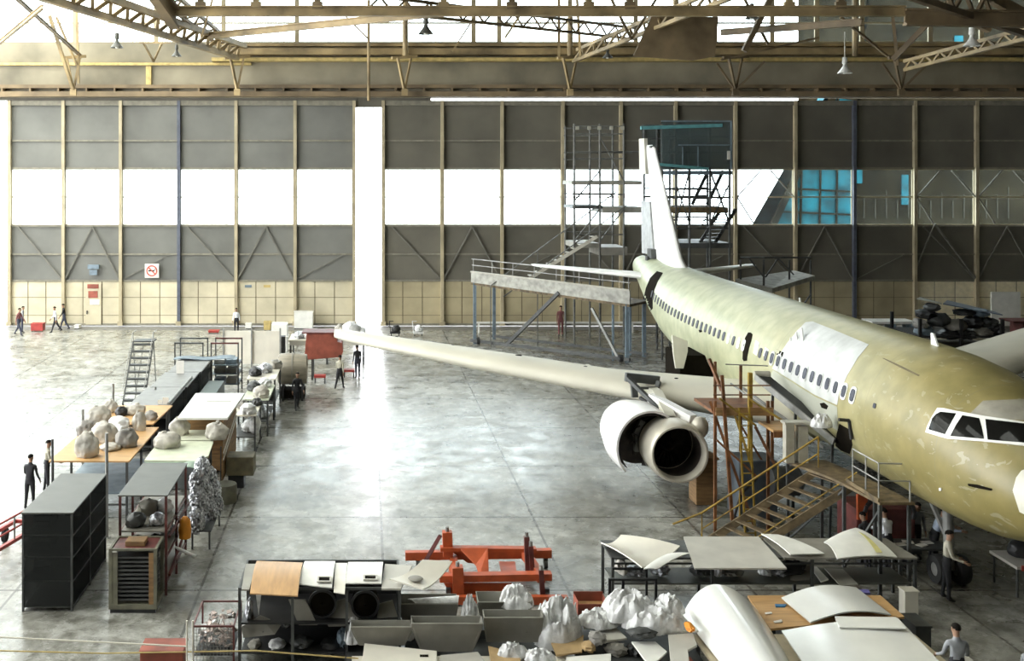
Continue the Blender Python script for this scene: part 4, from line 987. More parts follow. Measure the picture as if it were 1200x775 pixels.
# plywood table with many sacks
t = Thing('plywood_table', 'wide orange plywood table loaded with cloth sacks', 'table', (-8.7, 34.8, 0))
t.part('table_top', MB().prism([(-10.05,33.0,1.86),(-7.5,33.0,1.86),(-7.45,37.4,1.86),(-10.0,37.4,1.86)], (0,0,.05)), 'plywood')
for x in (-9.95,-7.6):
    for y in (33.1,35.2,37.3): t.part('leg', MB().box(x-.035,x+.035,y-.035,y+.035,0,1.86), 'dark_steel')
t.part('brace', MB().beam((-9.95,33.1,.5),(-7.6,33.1,.5),.05), 'dark_steel'); t.part('lower_shelf', MB().box(-9.9,-7.65,33.2,37.2,.8,.84), 'bluegrey')
t = Thing('plywood_table', 'smaller plywood table behind the wide one, sacks on its left half', 'table', (-8.4, 39.4, 0))
t.part('table_top', MB().prism([(-9.9,37.9,1.86),(-7.75,37.9,1.86),(-7.6,40.9,1.86),(-9.7,40.9,1.86)], (0,0,.05)), 'plywood')
for x in (-9.7,-7.8):
    for y in (38.0,40.75): t.part('leg', MB().box(x-.035,x+.035,y-.035,y+.035,0,1.86), 'dark_steel')
for k, (px, py, w, h, m, lb) in enumerate([(100,537,27,27,'bag_cloth','pear-shaped grey sack nearest the front left of the plywood table'),(99,512,21,16,'bag_dark','dark grey sack at the left edge, behind the pear-shaped one'),(120,520,30,22,'bag_cloth','wide pale sack in the middle of the plywood table'),(147,525,26,20,'bag_dark','brownish sack at the right front of the plywood table'),(127,529,24,8,'bag_cloth','flat low sack right of the pear-shaped one'),(137,507,26,16,'plastic_white','whitish crumpled bundle in the middle of the sack pile'),(140,514,20,14,'plastic_white','pale crinkled bundle just before the brownish sack')]):
    sk(px, py, 1.91, w, h, k+30, m, lb, 'sacks on the plywood tables')
for k, (px, py, w, h, m, lb) in enumerate([(113,497,30,18,'bag_cloth','long slanted sack at the back left'),(162,505,16,20,'bag_cloth','upright pale sack right of the crumpled bundle'),(141,488,15,10,'black_part','black bundle at the back of the sack pile'),(157,487,24,12,'bag_cloth','wide sack at the back right of the pile'),(176,493,16,10,'bag_dark','dark sack at the far right of the back table'),(128,484,18,14,'bag_cloth','rounded sack at the back of the pile')]):
    sk(px, py, 1.91, w, h, k+60, m, lb, 'sacks on the plywood tables')
for px, py0, py1, Y, lb in ((125,508,660,31.5,'thin grey post rising before the plywood table, right of the cage'),(61.5,515,590,33.0-.4,'dark post at the left front corner of the plywood table'),(97,480,515,37.7,'short grey post left of the sacks'),(132.5,450,480,41.4,'short grey post behind the sacks'),(182,453,475,44.0,'thin post rising from the dark long shelves')):
    a = PY(px,py0,Y); single('upright_post', MB().tube((a.x,a.y,0),(a.x,a.y,a.z),.05 if py0 != 515 else .04, n=10).box(a.x-.1,a.x+.1,a.y-.1,a.y+.1,0,.02), 'grey_steel' if px != 61.5 else 'dark_steel', lb, 'post')
# long dark shelves
yy = [41.1,44.6,48.0,51.72]
for k, lb in enumerate(('nearest','middle','farthest')):
    x0, x1 = -9.35+k*.12, -7.75+k*.06; y0, y1 = yy[k], yy[k+1]-.12
    t = Thing('long_shelf', lb+' of the three long grey-topped dark shelves in the left row', 'shelf unit', ((x0+x1)/2,(y0+y1)/2,0), group='long dark shelves')
    rack_parts(t, x0, x1, y0, y1, 1.84, (.2,.8,1.35), 'dark_steel', .04, .06, mat('shelf_top',(.21,.21,.20),.5,var=.1))
    t.part('back_sheet', MB().box(x0-.012,x0,y0,y1,.1,1.8), 'dark_steel'); t.part('side_mesh', MB().box(x1+.0,x1+.01,y0+.05,y1-.05,.15,1.8), 'mesh_screen')
for px, py, w, h, lb in ((211,438,9,15,'tall white notice at the left edge of the farthest long shelf'),(194,474,7,8,'white card on the nearest long shelf'),(187.5,474,5,5,'small triangular white card beside the other card')):
    p = PZ(px, py, 1.885); s = F/p.y; single('white_card', MB().box(p.x-w/2/s, p.x+w/2/s, p.y, p.y+.03, 1.885, 1.885+h/s), 'sign_white', lb, 'card')
# dark cabinets in the aisle
for k, (y0, y1, m) in enumerate(((40.0,42.6,'dark_steel'),(42.7,45.4,'dark_steel'),(45.5,48.6,mat('green_dark',(.06,.085,.075),.5)))):
    single('dark_cabinet', MB().box(-7.35,-6.62,y0,y1,0.05,1.35).box(-7.3,-6.67,y0+.05,y1-.05,0,.05).box(-7.3,-6.7,y0-.02,y0,.1,.65).box(-7.3,-6.7,y0-.02,y0,.7,1.3), m, ('near','middle','far')[k]+' dark cabinet in the aisle between the shelf rows', 'cabinet', bevel=.015)
single('grey_pipe', MB().tube((-7.82,41.12,1.93),(-7.80,46.5,1.93),.05), 'grey_steel', 'long grey pipe lying on the right edge of the dark long shelves', 'pipe')
# rolling step ladder
sx0, sx1 = -11.45, -10.45
t = Thing('step_ladder', 'tall rolling step ladder with dark treads behind the sacks', 'ladder', (-10.95, 50.0, 0))
for x in (sx0, sx1):
    t.part('stringer', MB().beam((x,49.0,0.15),(x,51.2,2.75),.06,.09), 'dark_steel'); t.part('rear_leg', MB().beam((x,51.9,0),(x,51.2,2.75),.05), 'grey_steel')
    t.part('handrail', MB().path([(x,49.0,.9),(x,51.1,3.2),(x,51.9,3.2)],.022,6), 'grey_steel'); t.part('handrail_post', MB().tube((x,51.2,2.75),(x,51.2,3.2),.02), 'grey_steel')
for k in range(9): f = (k+.5)/9; t.part('tread', MB().box(sx0+.04,sx1-.04,49.0+2.2*f-.13,49.0+2.2*f+.13,.13+2.6*f,.21+2.6*f), 'dark_steel')
t.part('platform', MB().box(sx0,sx1,51.15,51.95,2.72,2.78), 'dark_steel'); t.part('centre_rod', MB().tube((-10.95,49.1,.1),(-10.95,51.2,2.6),.02), 'grey_steel')
for x in (sx0,sx1): t.part('wheel', MB().tube((x-.03,49.05,.08),(x+.03,49.05,.08),.08,n=14), 'rubber')
# frame racks with blue-grey bins
for k, (x0, x1, lb) in enumerate(((-9.55,-8.1,'left'),(-7.75,-6.35,'right'))):
    t = Thing('frame_rack', lb+' open frame rack with blue-grey shelves behind the long shelves', 'rack', ((x0+x1)/2,52.6,0), group='open frame racks')
    rack_parts(t, x0, x1, 51.8, 53.4, 2.58, (.5,1.0,1.45), 'dark_steel', None, .06, None, 'bluegrey')
    t.part('top_rail', MB().box(x0,x1,51.8,51.86,2.52,2.6).box(x0,x1,53.34,53.4,2.52,2.6), 'maroon' if k else 'dark_steel')
    for j in range(3): 
        z = (.54,1.04,1.49)[j]
        for q in range(2): single('parts_bin', MB().box(x0+.15+q*.6, x0+.65+q*.6, 52.0, 52.9, z, z+.22).box(x0+.15+q*.6,x0+.65+q*.6,51.97,52.0,z+.02,z+.12), ('bluegrey','taupe','grey_steel')[(j+q)%3], ('low','middle','high')[j]+(' left',' right')[q]+' bin in the '+lb+' open frame rack', 'bin', 'bins in the frame racks')
single('blue_cover', MB().sheet(lambda u,v: Vector((-9.4+u*2.9, 50.75+v*.9, 1.955+.04*math.sin(u*9)+.025*math.sin(v*5+u*3))), 20, 4, .03), 'bluegrey', 'blue-grey sheet draped over the far end of the long shelves', 'sheet')
t = Thing('partition_screen', 'beige freestanding partition behind the frame racks', 'partition', (-6.0,58.6,0))
t.part('panel', MB().box(-8.0,-4.9,58.6,58.66,.3,2.15), 'cream_panel'); t.part('post', MB().box(-8.08,-8.0,58.55,58.7,0,2.3), 'grey_steel'); t.part('post', MB().box(-6.5,-6.42,58.5,58.6,0,2.3), 'grey_steel'); t.part('post', MB().box(-4.9,-4.82,58.55,58.7,0,2.3), 'grey_steel')
# brown crate with white top
t = Thing('plywood_crate', 'tall brown plywood crate with an oversize white top board', 'crate', (-5.6,37.9,0))
t.part('crate_body', MB().box(-6.45,-4.98,38.3,39.6,.1,2.5).box(-6.4,-5.05,37.1,38.3,1.5,2.5), 'brown_wood'); t.part('side_sheet', MB().prism([(-5.0,35.9,.4),(-5.0,39.7,.5),(-5.0,39.7,2.5),(-5.0,36.0,2.5)], (.04,0,0)), 'brown_wood')
t.part('top_board', MB().prism([(-6.52,36.0,2.5),(-4.8,36.0,2.5),(-4.68,40.0,2.5),(-6.55,40.0,2.5)], (0,0,.08)), 'white_board')
for k in (0,.22): t.part('side_strip', MB().beam((-4.93,35.9,1.15+k),(-4.93,39.6,1.75+k),.035), 'cream_panel')
t.part('skid', MB().box(-6.4,-6.2,38.35,39.5,0,.1), 'black_part'); t.part('skid', MB().box(-5.2,-5.0,38.35,39.5,0,.1), 'black_part'); t.part('top_strip', MB().box(-5.9,-5.0,38.5,38.58,2.58,2.6), 'beige_panel')
for x,y in ((-6.4,36.3),(-5.05,36.3)): t.part('leg', MB().box(x-.04,x+.04,y-.04,y+.04,0,1.5), 'dark_steel')
t = Thing('brown_chest', 'squat brown-grey trunk on the floor beside the plywood crate', 'trunk', (-4.3,37.0,0))
t.part('trunk_body', MB().box(-4.9,-3.95,36.4,37.2,.45,1.1), mat('trunk',(.19,.165,.10),.7,var=.2), bevel=.03); t.part('stand', MB().box(-4.85,-4.3,36.5,37.1,0,.45), 'black_part')
single('dark_drum', MB().lathe([(.001,0),(.38,0),(.40,.04),(.40,.55),(.38,.6),(.001,.6)], (-4.75,35.0,0), 'Z', 24), 'olive_steel', 'dark olive drum on the floor below the plywood crate', 'drum', smooth=True)
# benches right of the row, up to the barrel
for k, (y0, y1, x0, x1, z, lb) in enumerate([(41.0,43.2,-5.35,-4.35,1.45,'cream bench with scattered parts behind the plywood crate'),(43.6,46.6,-5.2,-4.1,1.5,'olive topped bench between the crate and the barrel'),(47.0,50.0,-5.4,-4.1,1.7,'pale topped bench just left of the cowl barrel')]):
    t = Thing('work_bench', lb, 'bench', ((x0+x1)/2,(y0+y1)/2,0))
    t.part('bench_top', MB().box(x0,x1,y0,y1,z,z+.06), ('cream_panel','green_board','cream_panel')[k]); t.part('shelf', MB().box(x0+.05,x1-.05,y0+.05,y1-.05,.6,.64), 'dark_steel')
    for x in (x0+.05,x1-.05):
        for y in (y0+.05,y1-.05): t.part('leg', MB().box(x-.035,x+.035,y-.035,y+.035,0,z), 'dark_steel')
it = [(-4.7,41.3,1.51,.3,'plastic_white'),(-5.05,42.2,1.51,.25,'bag_dark'),(-4.5,42.7,1.51,.22,'black_part'),(-4.45,44.1,1.56,.35,'bag_cloth'),(-4.9,45.4,1.56,.3,'dark_steel'),(-4.5,46.2,1.56,.28,'plastic_white'),(-5.1,47.7,1.76,.3,'black_part'),(-4.7,48.5,1.76,.32,'foil'),(-4.3,49.5,1.76,.3,'taupe'),(-4.7,42.0,.64,.35,'plastic_white'),(-4.5,44.4,.64,.35,'foil'),(-4.6,48.0,.64,.35,'dark_steel')]
nm = {'plastic_white':'white wrapped','bag_dark':'dark grey','black_part':'black','bag_cloth':'beige','dark_steel':'dark metal','foil':'silver','taupe':'taupe'}
for k, (x, y, z, s, m) in enumerate(it):
    b_ = 'cream bench behind the crate' if y < 43.3 else 'olive topped bench' if y < 46.7 else 'pale bench left of the barrel'
    single('wrapped_part', MB().blob((x,y,z+s*.5),(s,s*1.2,s*.85),k+90,.3,2.2,3), m, nm[m]+' part '+('under the' if z < 1 else 'on the')+' '+b_, 'wrapped part', smooth=True)
for px, py, w, h, m, lb in ((299,498,13,24,'plastic_white','white box hanging from the cream bench, facing the floor'),(289,484,10,12,'plastic_white','small white parcel left of the hanging box')):
    p = PY(px, py, 41.6); s = F/p.y; single('wrapped_part', MB().blob(p,(w/2/s,.3,h/2/s),px,.2,2,3,False), m, lb, 'wrapped part', smooth=True)
# cowl barrel on a stand
bx, by, bz = PX(343,51.0), 51.0, 1.45
t = Thing('cowl_barrel', 'large grey-brown engine cowl barrel on a dark stand', 'engine cowl', (bx,by,0))
pr = [(.62,-.05),(.68,-.08),(.74,0),(.76,.5),(.76,.9),(.70,1.3),(.62,1.3),(.68,.9),(.68,.3),(.62,-.05)]
t.part('barrel', MB().lathe([(r,h-.6) for r,h in pr], (bx,by,bz), 'X', 40), mat('barrel_taupe',(.27,.24,.18),.5,var=.15,stretch=(.3,2,2)), smooth=True)
t.part('rib', MB().lathe([(.765,-.02),(.79,-.02),(.79,.04),(.765,.04),(.765,-.02)], (bx,by,bz), 'X', 40), 'taupe', smooth=True)
for q in (-.45,.5):
    t.part('cradle', MB().box(bx+q-.05,bx+q+.05,by-.6,by+.6,.55,.72), 'black_part')
    for y in (-.55,.55): t.part('leg', MB().box(bx+q-.05,bx+q+.05,by+y-.05,by+y+.05,0,.55), 'black_part')
t.part('skirt', MB().box(bx-.6,bx+.6,by-.5,by+.5,.1,.5), 'opening_dark')
# reddish crate on tall legs
p0 = PX(357,55.5); p1 = PX(402,55.5)
t = Thing('red_crate', 'dull red crate raised on dark legs at the wing tip', 'crate', ((p0+p1)/2,56,0))
zt, zb = H-(391-YH)/F*55.5, H-(421-YH)/F*55.5
t.part('crate_body', MB().prism([(p0+.1,55.5,zt),(p1-.35,55.5,zt),(p1-.3,55.5,zt-.45),(p1-.05,55.5,zt-.5),(p1,55.5,zb+.35),(p1-.12,55.5,zb+.1),(p0+.05,55.5,zb-.05),(p0,55.5,zb+.3)], (0,1.3,0)), 'red_box', bevel=.02)
t.part('lid_edge', MB().box(p0-.15,p1-.4,55.45,56.85,zt,zt+.06), 'maroon')
for x in (p0+.05,p0+.4):
    for y in (55.6,56.6): t.part('leg', MB().box(x-.05,x+.05,y-.05,y+.05,0,zb+.2), 'dark_steel')
for y in (55.7,56.6): t.part('leg', MB().box(p1-.25,p1-.17,y-.04,y+.04,0,zb+.2), 'dark_steel')
for px, py, lb in ((375,449,'small red stool under the raised red crate'),(409,442,'small red stool beside the walking person')):
    p = PZ(px,py,0); t = Thing('red_stool', lb, 'stool', p, group='red stools')
    t.part('seat', MB().box(p.x-.3,p.x+.3,p.y-.2,p.y+.25,.3,.42), 'red_paint')
    for a in (-.25,.25):
        for b in (-.15,.2): t.part('leg', MB().box(p.x+a-.03,p.x+a+.03,p.y+b-.03,p.y+b+.03,0,.3), 'dark_steel')
# far table with wrapped parts
t = Thing('far_table', 'long pale table of wrapped parts near the door gap', 'table', (PX(385,61),61,0))
xa, xb = PX(340,61), PX(428,61)
t.part('table_top', MB().box(xa,xb,60,62.4,1.35,1.42), 'cream_panel'); t.part('apron', MB().box(xa+.05,xb-.05,60.02,60.06,1.1,1.35), 'beige_panel')
for x in (xa+.1,(xa+xb)/2,xb-.1):
    for y in (60.1,62.3): t.part('leg', MB().box(x-.05,x+.05,y-.05,y+.05,0,1.35), 'dark_steel')
for k, (px, w, h, m, lb) in enumerate([(412,24,19,'plastic_white','large white wrapped cowl on the far table, right end'),(398,14,14,'bag_cloth','beige wrapped part behind the large white one'),(366,26,11,'plastic_white','wide low white bundle on the far table, left half'),(352,14,8,'foil','small silver bundle at the left end of the far table'),(384,12,9,'black_part','dark part in the middle of the far table'),(425,8,12,'plastic_white','small white bundle at the far table right edge')]):
    p = Vector((PX(px,60.8 if k != 1 else 61.6),60.8 if k != 1 else 61.6,1.42)); s = F/p.y
    single('wrapped_part', MB().blob((p.x,p.y,1.42+h/s*.36),(w/2/s,.5,h/s*.62),k+200,.25,2,3), m, lb, 'wrapped part', smooth=True)
# small far things
single('white_carton', MB().box(PX(318,64),PX(336,64),64,65,1.0,1.0+14/19.1).box(PX(316,64),PX(338,64),63.9,65.1,.96,1.0).box(PX(318,64),PX(320,64),64,65,0,.96).box(PX(334,64),PX(336,64),64,65,0,.96), 'white_board', 'white square carton on a stand behind the frame racks', 'carton')
single('black_case', MB().box(PX(325,60),PX(335,60),60-.6,60-.1,.0,1.7).box(PX(326,60),PX(334,60),60-.63,60-.6,.9,1.5), 'black_part', 'upright black case left of the far table', 'case', bevel=.03)
for px, py, w, h, m, nm_, lb in [(43,389,14,9,'red_paint','red_toolbox','red tool chest between the far left walkers'),(250,391,12,2.5,'red_paint','red_toolbox','flat red case on the floor left of the standing white shirt'),(291,386,7,6,'white_board','white_carton','small white carton right of the standing white shirt'),(91,380,6,4,'white_board','white_carton','tiny white carton near the wicket door'),(313,388,8,10,'yellow_rail','yellow_bin','yellow bin near the right half of the left door'),(356,378,22,20,'white_board','white_cabinet','white cabinet against the door near the gap')]:
    p = PZ(px,py,0) if py > 384 else Vector((PX(px,73.9),73.9,0)); s = F/p.y
    if p.y > 73.6: p.y = 73.6
    t = Thing(nm_, lb, nm_.split('_')[1], p); x0, x1 = p.x-w/2/s, p.x+w/2/s
    t.part('body', MB().box(x0,x1,p.y,p.y+.6,.06,max(h/s,.15)), m, bevel=.02); t.part('lid', MB().box(x0-.02,x1+.02,p.y-.02,p.y+.62,max(h/s,.15),max(h/s,.15)+.04), m)
    for a in (x0+.06,x1-.06): t.part('foot', MB().tube((a-.03,p.y+.1,.03),(a+.03,p.y+.1,.03),.03), 'rubber')
# people and carts just past the gap
for px, lb in ((463,'dark hand cart standing right of the gap, beyond the wing'),(490,'pale scooter-like trolley right of the dark hand cart')):
    p = PZ(px,394,0); t = Thing('hand_trolley', lb, 'trolley', p)
    m = 'black_part' if px == 463 else 'plastic_white'
    t.part('deck', MB().box(p.x-.35,p.x+.35,p.y-.3,p.y+.3,.2,.3), m); t.part('handle', MB().path([(p.x-.3,p.y,.3),(p.x-.4,p.y,1.0),(p.x-.1,p.y,1.0)],.03,6), m); t.part('load', MB().blob((p.x+.05,p.y,.48),(.3,.28,.28),px,.2,2,2), m)
    for a in (-.25,.25): t.part('wheel', MB().tube((p.x+a-.03,p.y,.1),(p.x+a+.03,p.y,.1),.1,n=14), 'rubber')
# red low trailer at the lower left edge
t = Thing('red_trailer', 'low red trailer with hoop rails at the left edge', 'trailer', (-10.3,29.2,0))
t.part('frame', MB().beam((-10.9,27.0,.45),(-9.75,31.5,.45),.10).beam((-11.8,27.2,.45),(-10.65,31.7,.45),.10).beam((-10.9,27.0,.45),(-11.8,27.2,.45),.1).beam((-9.75,31.5,.45),(-10.65,31.7,.45),.1).beam((-10.4,29,.45),(-11.3,29.2,.45),.08), 'red_paint')
for k in range(4):
    f = k/3; x, y = -10.85+1.1*f, 27.2+4.2*f; t.part('hoop_post', MB().tube((x,y,.45),(x,y,1.15),.03), 'grey_steel')
t.part('top_rail', MB().tube((-10.85,27.2,1.15),(-9.75,31.4,1.15),.03).tube((-10.85,27.2,.8),(-9.75,31.4,.8),.03), 'red_paint')
for x,y in ((-10.75,27.6),(-9.9,31.0),(-11.6,27.8),(-10.8,31.2)): t.part('wheel', MB().tube((x-.06,y,.2),(x+.06,y,.2),.2,n=16), 'rubber')
t.part('load', MB().box(-11.3,-10.9,28.2,29.0,.5,.75), 'dark_steel')
# ============================================================ FOREGROUND
def poly_sheet(pts, th=.03):     # pts: (px,py,z) -> flat or slightly tilted polygon sheet with thickness
    q = [PZ(*p) for p in pts]; n = (q[1]-q[0]).cross(q[2]-q[1]); s_ = 1 if n.z > 0 else -1
    return MB().prism([p-Vector((0,0,th)) for p in q], (0,0,th))
def bil(c, bow=0, bow2=0, th=.02, nu=14, nv=10, tw=0):    # corners (px,py,z): far-left, far-right, near-right, near-left
    a, b, c_, d = [PZ(*p) for p in c]
    def fn(u, v):
        p = a*(1-u)*(1-v)+b*u*(1-v)+c_*u*v+d*(1-u)*v
        return p+Vector((0,0,bow*4*u*(1-u)+bow2*4*v*(1-v)))
    return MB().sheet(lambda u,v: fn(v,u), nu, nv, th) if False else MB().sheet(fn, nu, nv, th)
# --- left-centre rack with panels lying on top
RX0, RX1, RY0, RY1, RZ = PX(279,23.1), PX(470,23.1), 23.1, 24.8, 1.78
t = Thing('panel_rack', 'dark rack in the foreground carrying the orange and white panels', 'rack', ((RX0+RX1)/2,(RY0+RY1)/2,0))
for x in (RX0+.03, (RX0*2+RX1)/3, (RX0+2*RX1)/3, RX1-.03):
    for y in (RY0+.03, RY1-.03): t.part('post', MB().box(x-.03,x+.03,y-.03,y+.03,0,RZ), 'dark_steel')
for z in (.35,1.0): t.part('shelf', MB().box(RX0+.06,RX1-.06,RY0+.05,RY1-.05,z,z+.04), 'black_part')
t.part('top_frame', MB().box(RX0,RX1,RY0,RY0+.05,RZ,RZ+.05).box(RX0,RX1,RY1-.05,RY1,RZ,RZ+.05).box(RX0,RX0+.05,RY0+.05,RY1-.05,RZ,RZ+.05).box(RX1-.05,RX1,RY0+.05,RY1-.05,RZ,RZ+.05), 'dark_steel')
t.part('back_sheet', MB().box(RX0+.06,RX1-.06,RY1-.03,RY1-.02,.1,RZ), 'black_part')
zr = RZ+.06
def TP(name, mb, m, label, cat='panel', group=None, smooth=True, bevel=0): return single(name, mb, m, label, cat, group, None, smooth, bevel)
TP('grey_board', poly_sheet([(283,691,zr),(288,661,zr),(301,661,zr),(292,691,zr)],.03), 'taupe_light', 'narrow grey-green panel at the left end of the foreground rack', smooth=False)
TP('curved_fairing', bil([(301,659,zr+.02),(355,661,zr+.02),(349,700,zr-.02),(293,697,zr-.02)], 0, .12, .03), 'plywood_orange', 'orange-tan curved panel on the foreground rack')
def holed(c, hole, bow, m, label, m2='opening_dark', hl='rim'):
    mb = bil(c, 0, bow, .025); a = single('access_cover', mb, m, label, 'panel', None, None, True)
    # hole with a raised rim, a part of its own
    h = PZ(*hole[:3]); w = hole[3]; d = hole[4]; b = MB()
    b.box(h.x-w,h.x+w,h.y-d,h.y+d,h.z-.01,h.z+.012); o = b.build('opening', m2, a, a.location); 
    r_ = MB()
    for q in (-1,1): r_.box(h.x+q*w-.02,h.x+q*w+.02,h.y-d-.02,h.y+d+.02,h.z,h.z+.03); r_.box(h.x-w+.02,h.x+w-.02,h.y+q*d-.02,h.y+q*d+.02,h.z,h.z+.03)
    r_.build('opening_rim', 'beige_panel', a, a.location); return a
holed([(357,659,zr),(393,659,zr),(389,690,zr+.02),(350,686,zr+.02)], (380,680,zr+.09,.14,.13), .06, 'white_board', 'white panel with one square opening beside the orange-tan panel')
TP('curved_fairing', bil([(393,661,zr-.02),(407,661,zr-.02),(404,697,zr-.03),(391,695,zr-.03)], 0,.05,.02), 'cream_panel', 'narrow tan strip between the two panels with openings')
holed([(408,660,zr),(449,660,zr),(447,685,zr+.02),(405,685,zr+.02)], (434,678,zr+.07,.14,.12), .05, 'white_board', 'white panel with a square opening, right of the narrow tan strip')
TP('grey_board', poly_sheet([(451,661,zr),(483,663,zr),(470,690,zr),(447,690,zr)],.04), 'beige_panel', 'plain grey-beige panel beside the curled white one', smooth=False)
a_ = bil([(495,657,zr+.25),(530,659,zr+.20),(496,692,zr+.02),(456,680,zr+.12)], 0, -.10, .03, 16, 12); w_ = single('curled_fairing', a_, 'cream_panel', 'curled white panel with a round hole, above the grey troughs', 'panel', None, None, True)
hh = PZ(487,679,zr+.10); MB().lathe([(.001,.0),(.15,.0),(.17,.015),(.15,.03),(.001,.025)], hh, 'Z', 20).build('round_opening', 'taupe', w_, w_.location, True)
# round engine parts and sheets in the rack
for k, (px, py, w, m, lb) in enumerate([(378,706,15,'opening_dark','dark round duct under the first panel with an opening'),(428,707,15,'opening_dark','dark round duct under the second panel with an opening')]):
    p = PY(px,py,23.45); t = Thing('round_duct', lb, 'duct', (p.x,p.y,p.z-.3), group='dark round ducts')
    t.part('duct_body', MB().lathe([(.02,-.1),(.20,-.1),(.30,-.05),(.31,.1),(.26,.55),(.02,.55)], p, 'Y', 28), m, smooth=True); t.part('duct_rim', MB().lathe([(.27,-.12),(.32,-.12),(.32,-.05),(.27,-.05),(.27,-.12)], p, 'Y', 28), 'black_part', smooth=True)
    t.part('duct_foot', MB().box(p.x-.12,p.x+.12,p.y,p.y+.5,1.04,p.z-.24), 'black_part')
for k, (pts, m, lb) in enumerate([([(338,703,23.3),(358,703,23.3),(372,733,23.25),(350,733,23.25)],'taupe','olive-grey slanted plate left of the first dark duct'),([(392,706,23.6),(404,702,23.6),(432,733,23.25),(385,735,23.3),(380,725,23.4)],'taupe','olive-grey triangular plate between the two dark ducts'),([(445,708,23.6),(460,704,23.6),(468,730,23.4),(440,733,23.3)],'taupe_light','grey-beige plate right of the second dark duct'),([(300,698,23.3),(306,698,23.3),(303,722,23.3)],'plastic_white','small white pointed plate under the orange-tan panel'),([(283,735,23.3),(305,722,23.3),(330,732,23.3),(322,744,23.2),(285,748,23.2)],'taupe','dark grey plate low at the left end of the rack')]):
    TP('metal_plate', MB().prism([PY(*p) for p in pts], (0,.035,0)), m, lb, 'plate', smooth=False)
for k, (px, py, w, h, m, lb) in enumerate([(298,757,16,12,'taupe','taupe bundle low at the rack front left'),(325,755,20,9,'plastic_white','thin white bundle low in the rack'),(353,752,26,13,'dark_steel','dark metal lump low in the rack middle'),(388,757,26,16,'black_part','black bundle low in the rack, middle right'),(310,735,15,14,'black_part','black lump below the orange-tan panel'),(335,728,14,10,'dark_steel','dark lump beside the olive plate'),(402,748,14,20,'bluegrey','blue-black lump beside the white plastic'),(292,715,9,26,'foil','silver and white scraps standing at the rack left')]):
    p = PY(px,py,23.5); s = F/p.y
    TP('wrapped_part', MB().blob(p,(w/2/s,.25,h/2/s),k+300,.3,2.4,3,False), m, lb, 'wrapped part')
# mesh bin of scraps at the left
bx0, bx1, by0, by1 = -3.85, -2.95, 23.15, 24.5
t = Thing('scrap_bin', 'wire bin filled with pinkish-white scraps, left of the panel rack', 'bin', ((bx0+bx1)/2,(by0+by1)/2,0))
for x in (bx0,bx1):
    for y in (by0,by1): t.part('post', MB().box(x-.02,x+.02,y-.02,y+.02,0,.98), 'maroon')
t.part('rim', MB().box(bx0,bx1,by0-.015,by0+.015,.94,.98).box(bx0,bx1,by1-.015,by1+.015,.94,.98).box(bx0-.015,bx0+.015,by0,by1,.94,.98).box(bx1-.015,bx1+.015,by0,by1,.94,.98), 'maroon')
wm = MB()
for k in range(12): wm.box(bx0+.075*k,bx0+.075*k+.008,by0-.004,by0+.004,.05,.94)
for k in range(12): wm.box(bx0,bx1,by0-.008,by0-.004,.06+.075*k,.068+.075*k)
t.part('wire_front', wm, 'grey_steel'); t.part('bin_floor', MB().box(bx0+.02,bx1-.02,by0+.02,by1-.02,.3,.32), 'black_part')
sc = MB(); r2 = random.Random(5)
for k in range(150):
    sc.cur = r2.choice((0,0,1,2)); s = r2.uniform(.04,.11)
    sc.obox((r2.uniform(bx0+.1,bx1-.1), r2.uniform(by0+.1,by1-.1), .36+r2.uniform(0,.52)), (s*1.5,s,.02), r2.uniform(0,3), r2.uniform(-1,1), r2.uniform(-1,1))
o = sc.build('scraps', [mat('scrap_pink',(.55,.45,.40),.7), 'plastic_white', 'bag_dark'], t.o, t.loc); setp(o, kind='stuff', label='pinkish-white scraps')
# --- taupe troughs
def trough(px0, px1, pyt, pyb, Y, label, depth=.5, taper=.12, m='taupe'):
    a = PY(px0,pyt,Y); b = PY(px1,pyt,Y); zb = PY(px0,pyb,Y).z; x0, x1, zt = a.x, b.x, a.z; w = x1-x0
    t = Thing('fairing_trough', label, 'fairing', ((x0+x1)/2, Y+depth/2, zb), group=None)
    # curved front wall
    def fr(u, v):
        x = x0+w*u; sh = taper*w*(v**1.5); xx = x0+sh+(w-2*sh)*u
        return Vector((xx, Y+.10*math.sin(v*math.pi/2)*1.0+.04*(1-math.cos((u-.5)*2)), zt-(zt-zb)*v))
    t.part('front_wall', MB().sheet(fr, 20, 10, .025), m, smooth=True)
    def bk(u, v): 
        sh = taper*w*(v**1.5); return Vector((x0+sh+(w-2*sh)*u, Y+depth-.10*v, zt+.05-(zt+.05-zb)*v))
    t.part('back_wall', MB().sheet(bk, 14, 6, .02), 'taupe_light', smooth=True)
    t.part('trough_floor', MB().box(x0+w*taper,x1-w*taper,Y+.10,Y+depth-.1,zb,zb+.02), m)
    t.part('end_wall', MB().prism([(x0,Y,zt),(x0,Y+depth,zt+.05),(x0+taper*w,Y+depth-.1,zb),(x0+taper*w,Y+.1,zb)], (.02,0,0)), 'taupe_light'); t.part('end_wall', MB().prism([(x1-.02,Y,zt),(x1-.02,Y+depth,zt+.05),(x1-.02-taper*w,Y+depth-.1,zb),(x1-.02-taper*w,Y+.1,zb)], (.02,0,0)), m)
    t.part('lip', MB().tube((x0,Y-.01,zt),(x1,Y-.01,zt),.018,n=8), 'taupe_light')
    return t
t_ = trough(411,484,735,759,22.75,'leftmost grey-beige trough, plastic at its left end',.24,.14)
t_ = trough(482,566,731,766,22.7,'large rounded grey-beige trough in the middle of the front row',.28,.14)
t_ = trough(567,637,724,755,22.95,'right trough of the front row, with a small dark mark',.30,.05)
p = PY(616,741,22.96); t_.part('dark_mark', MB().box(p.x-.05,p.x+.05,p.y+.05,p.y+.066,p.z-.03,p.z+.03), 'opening_dark')
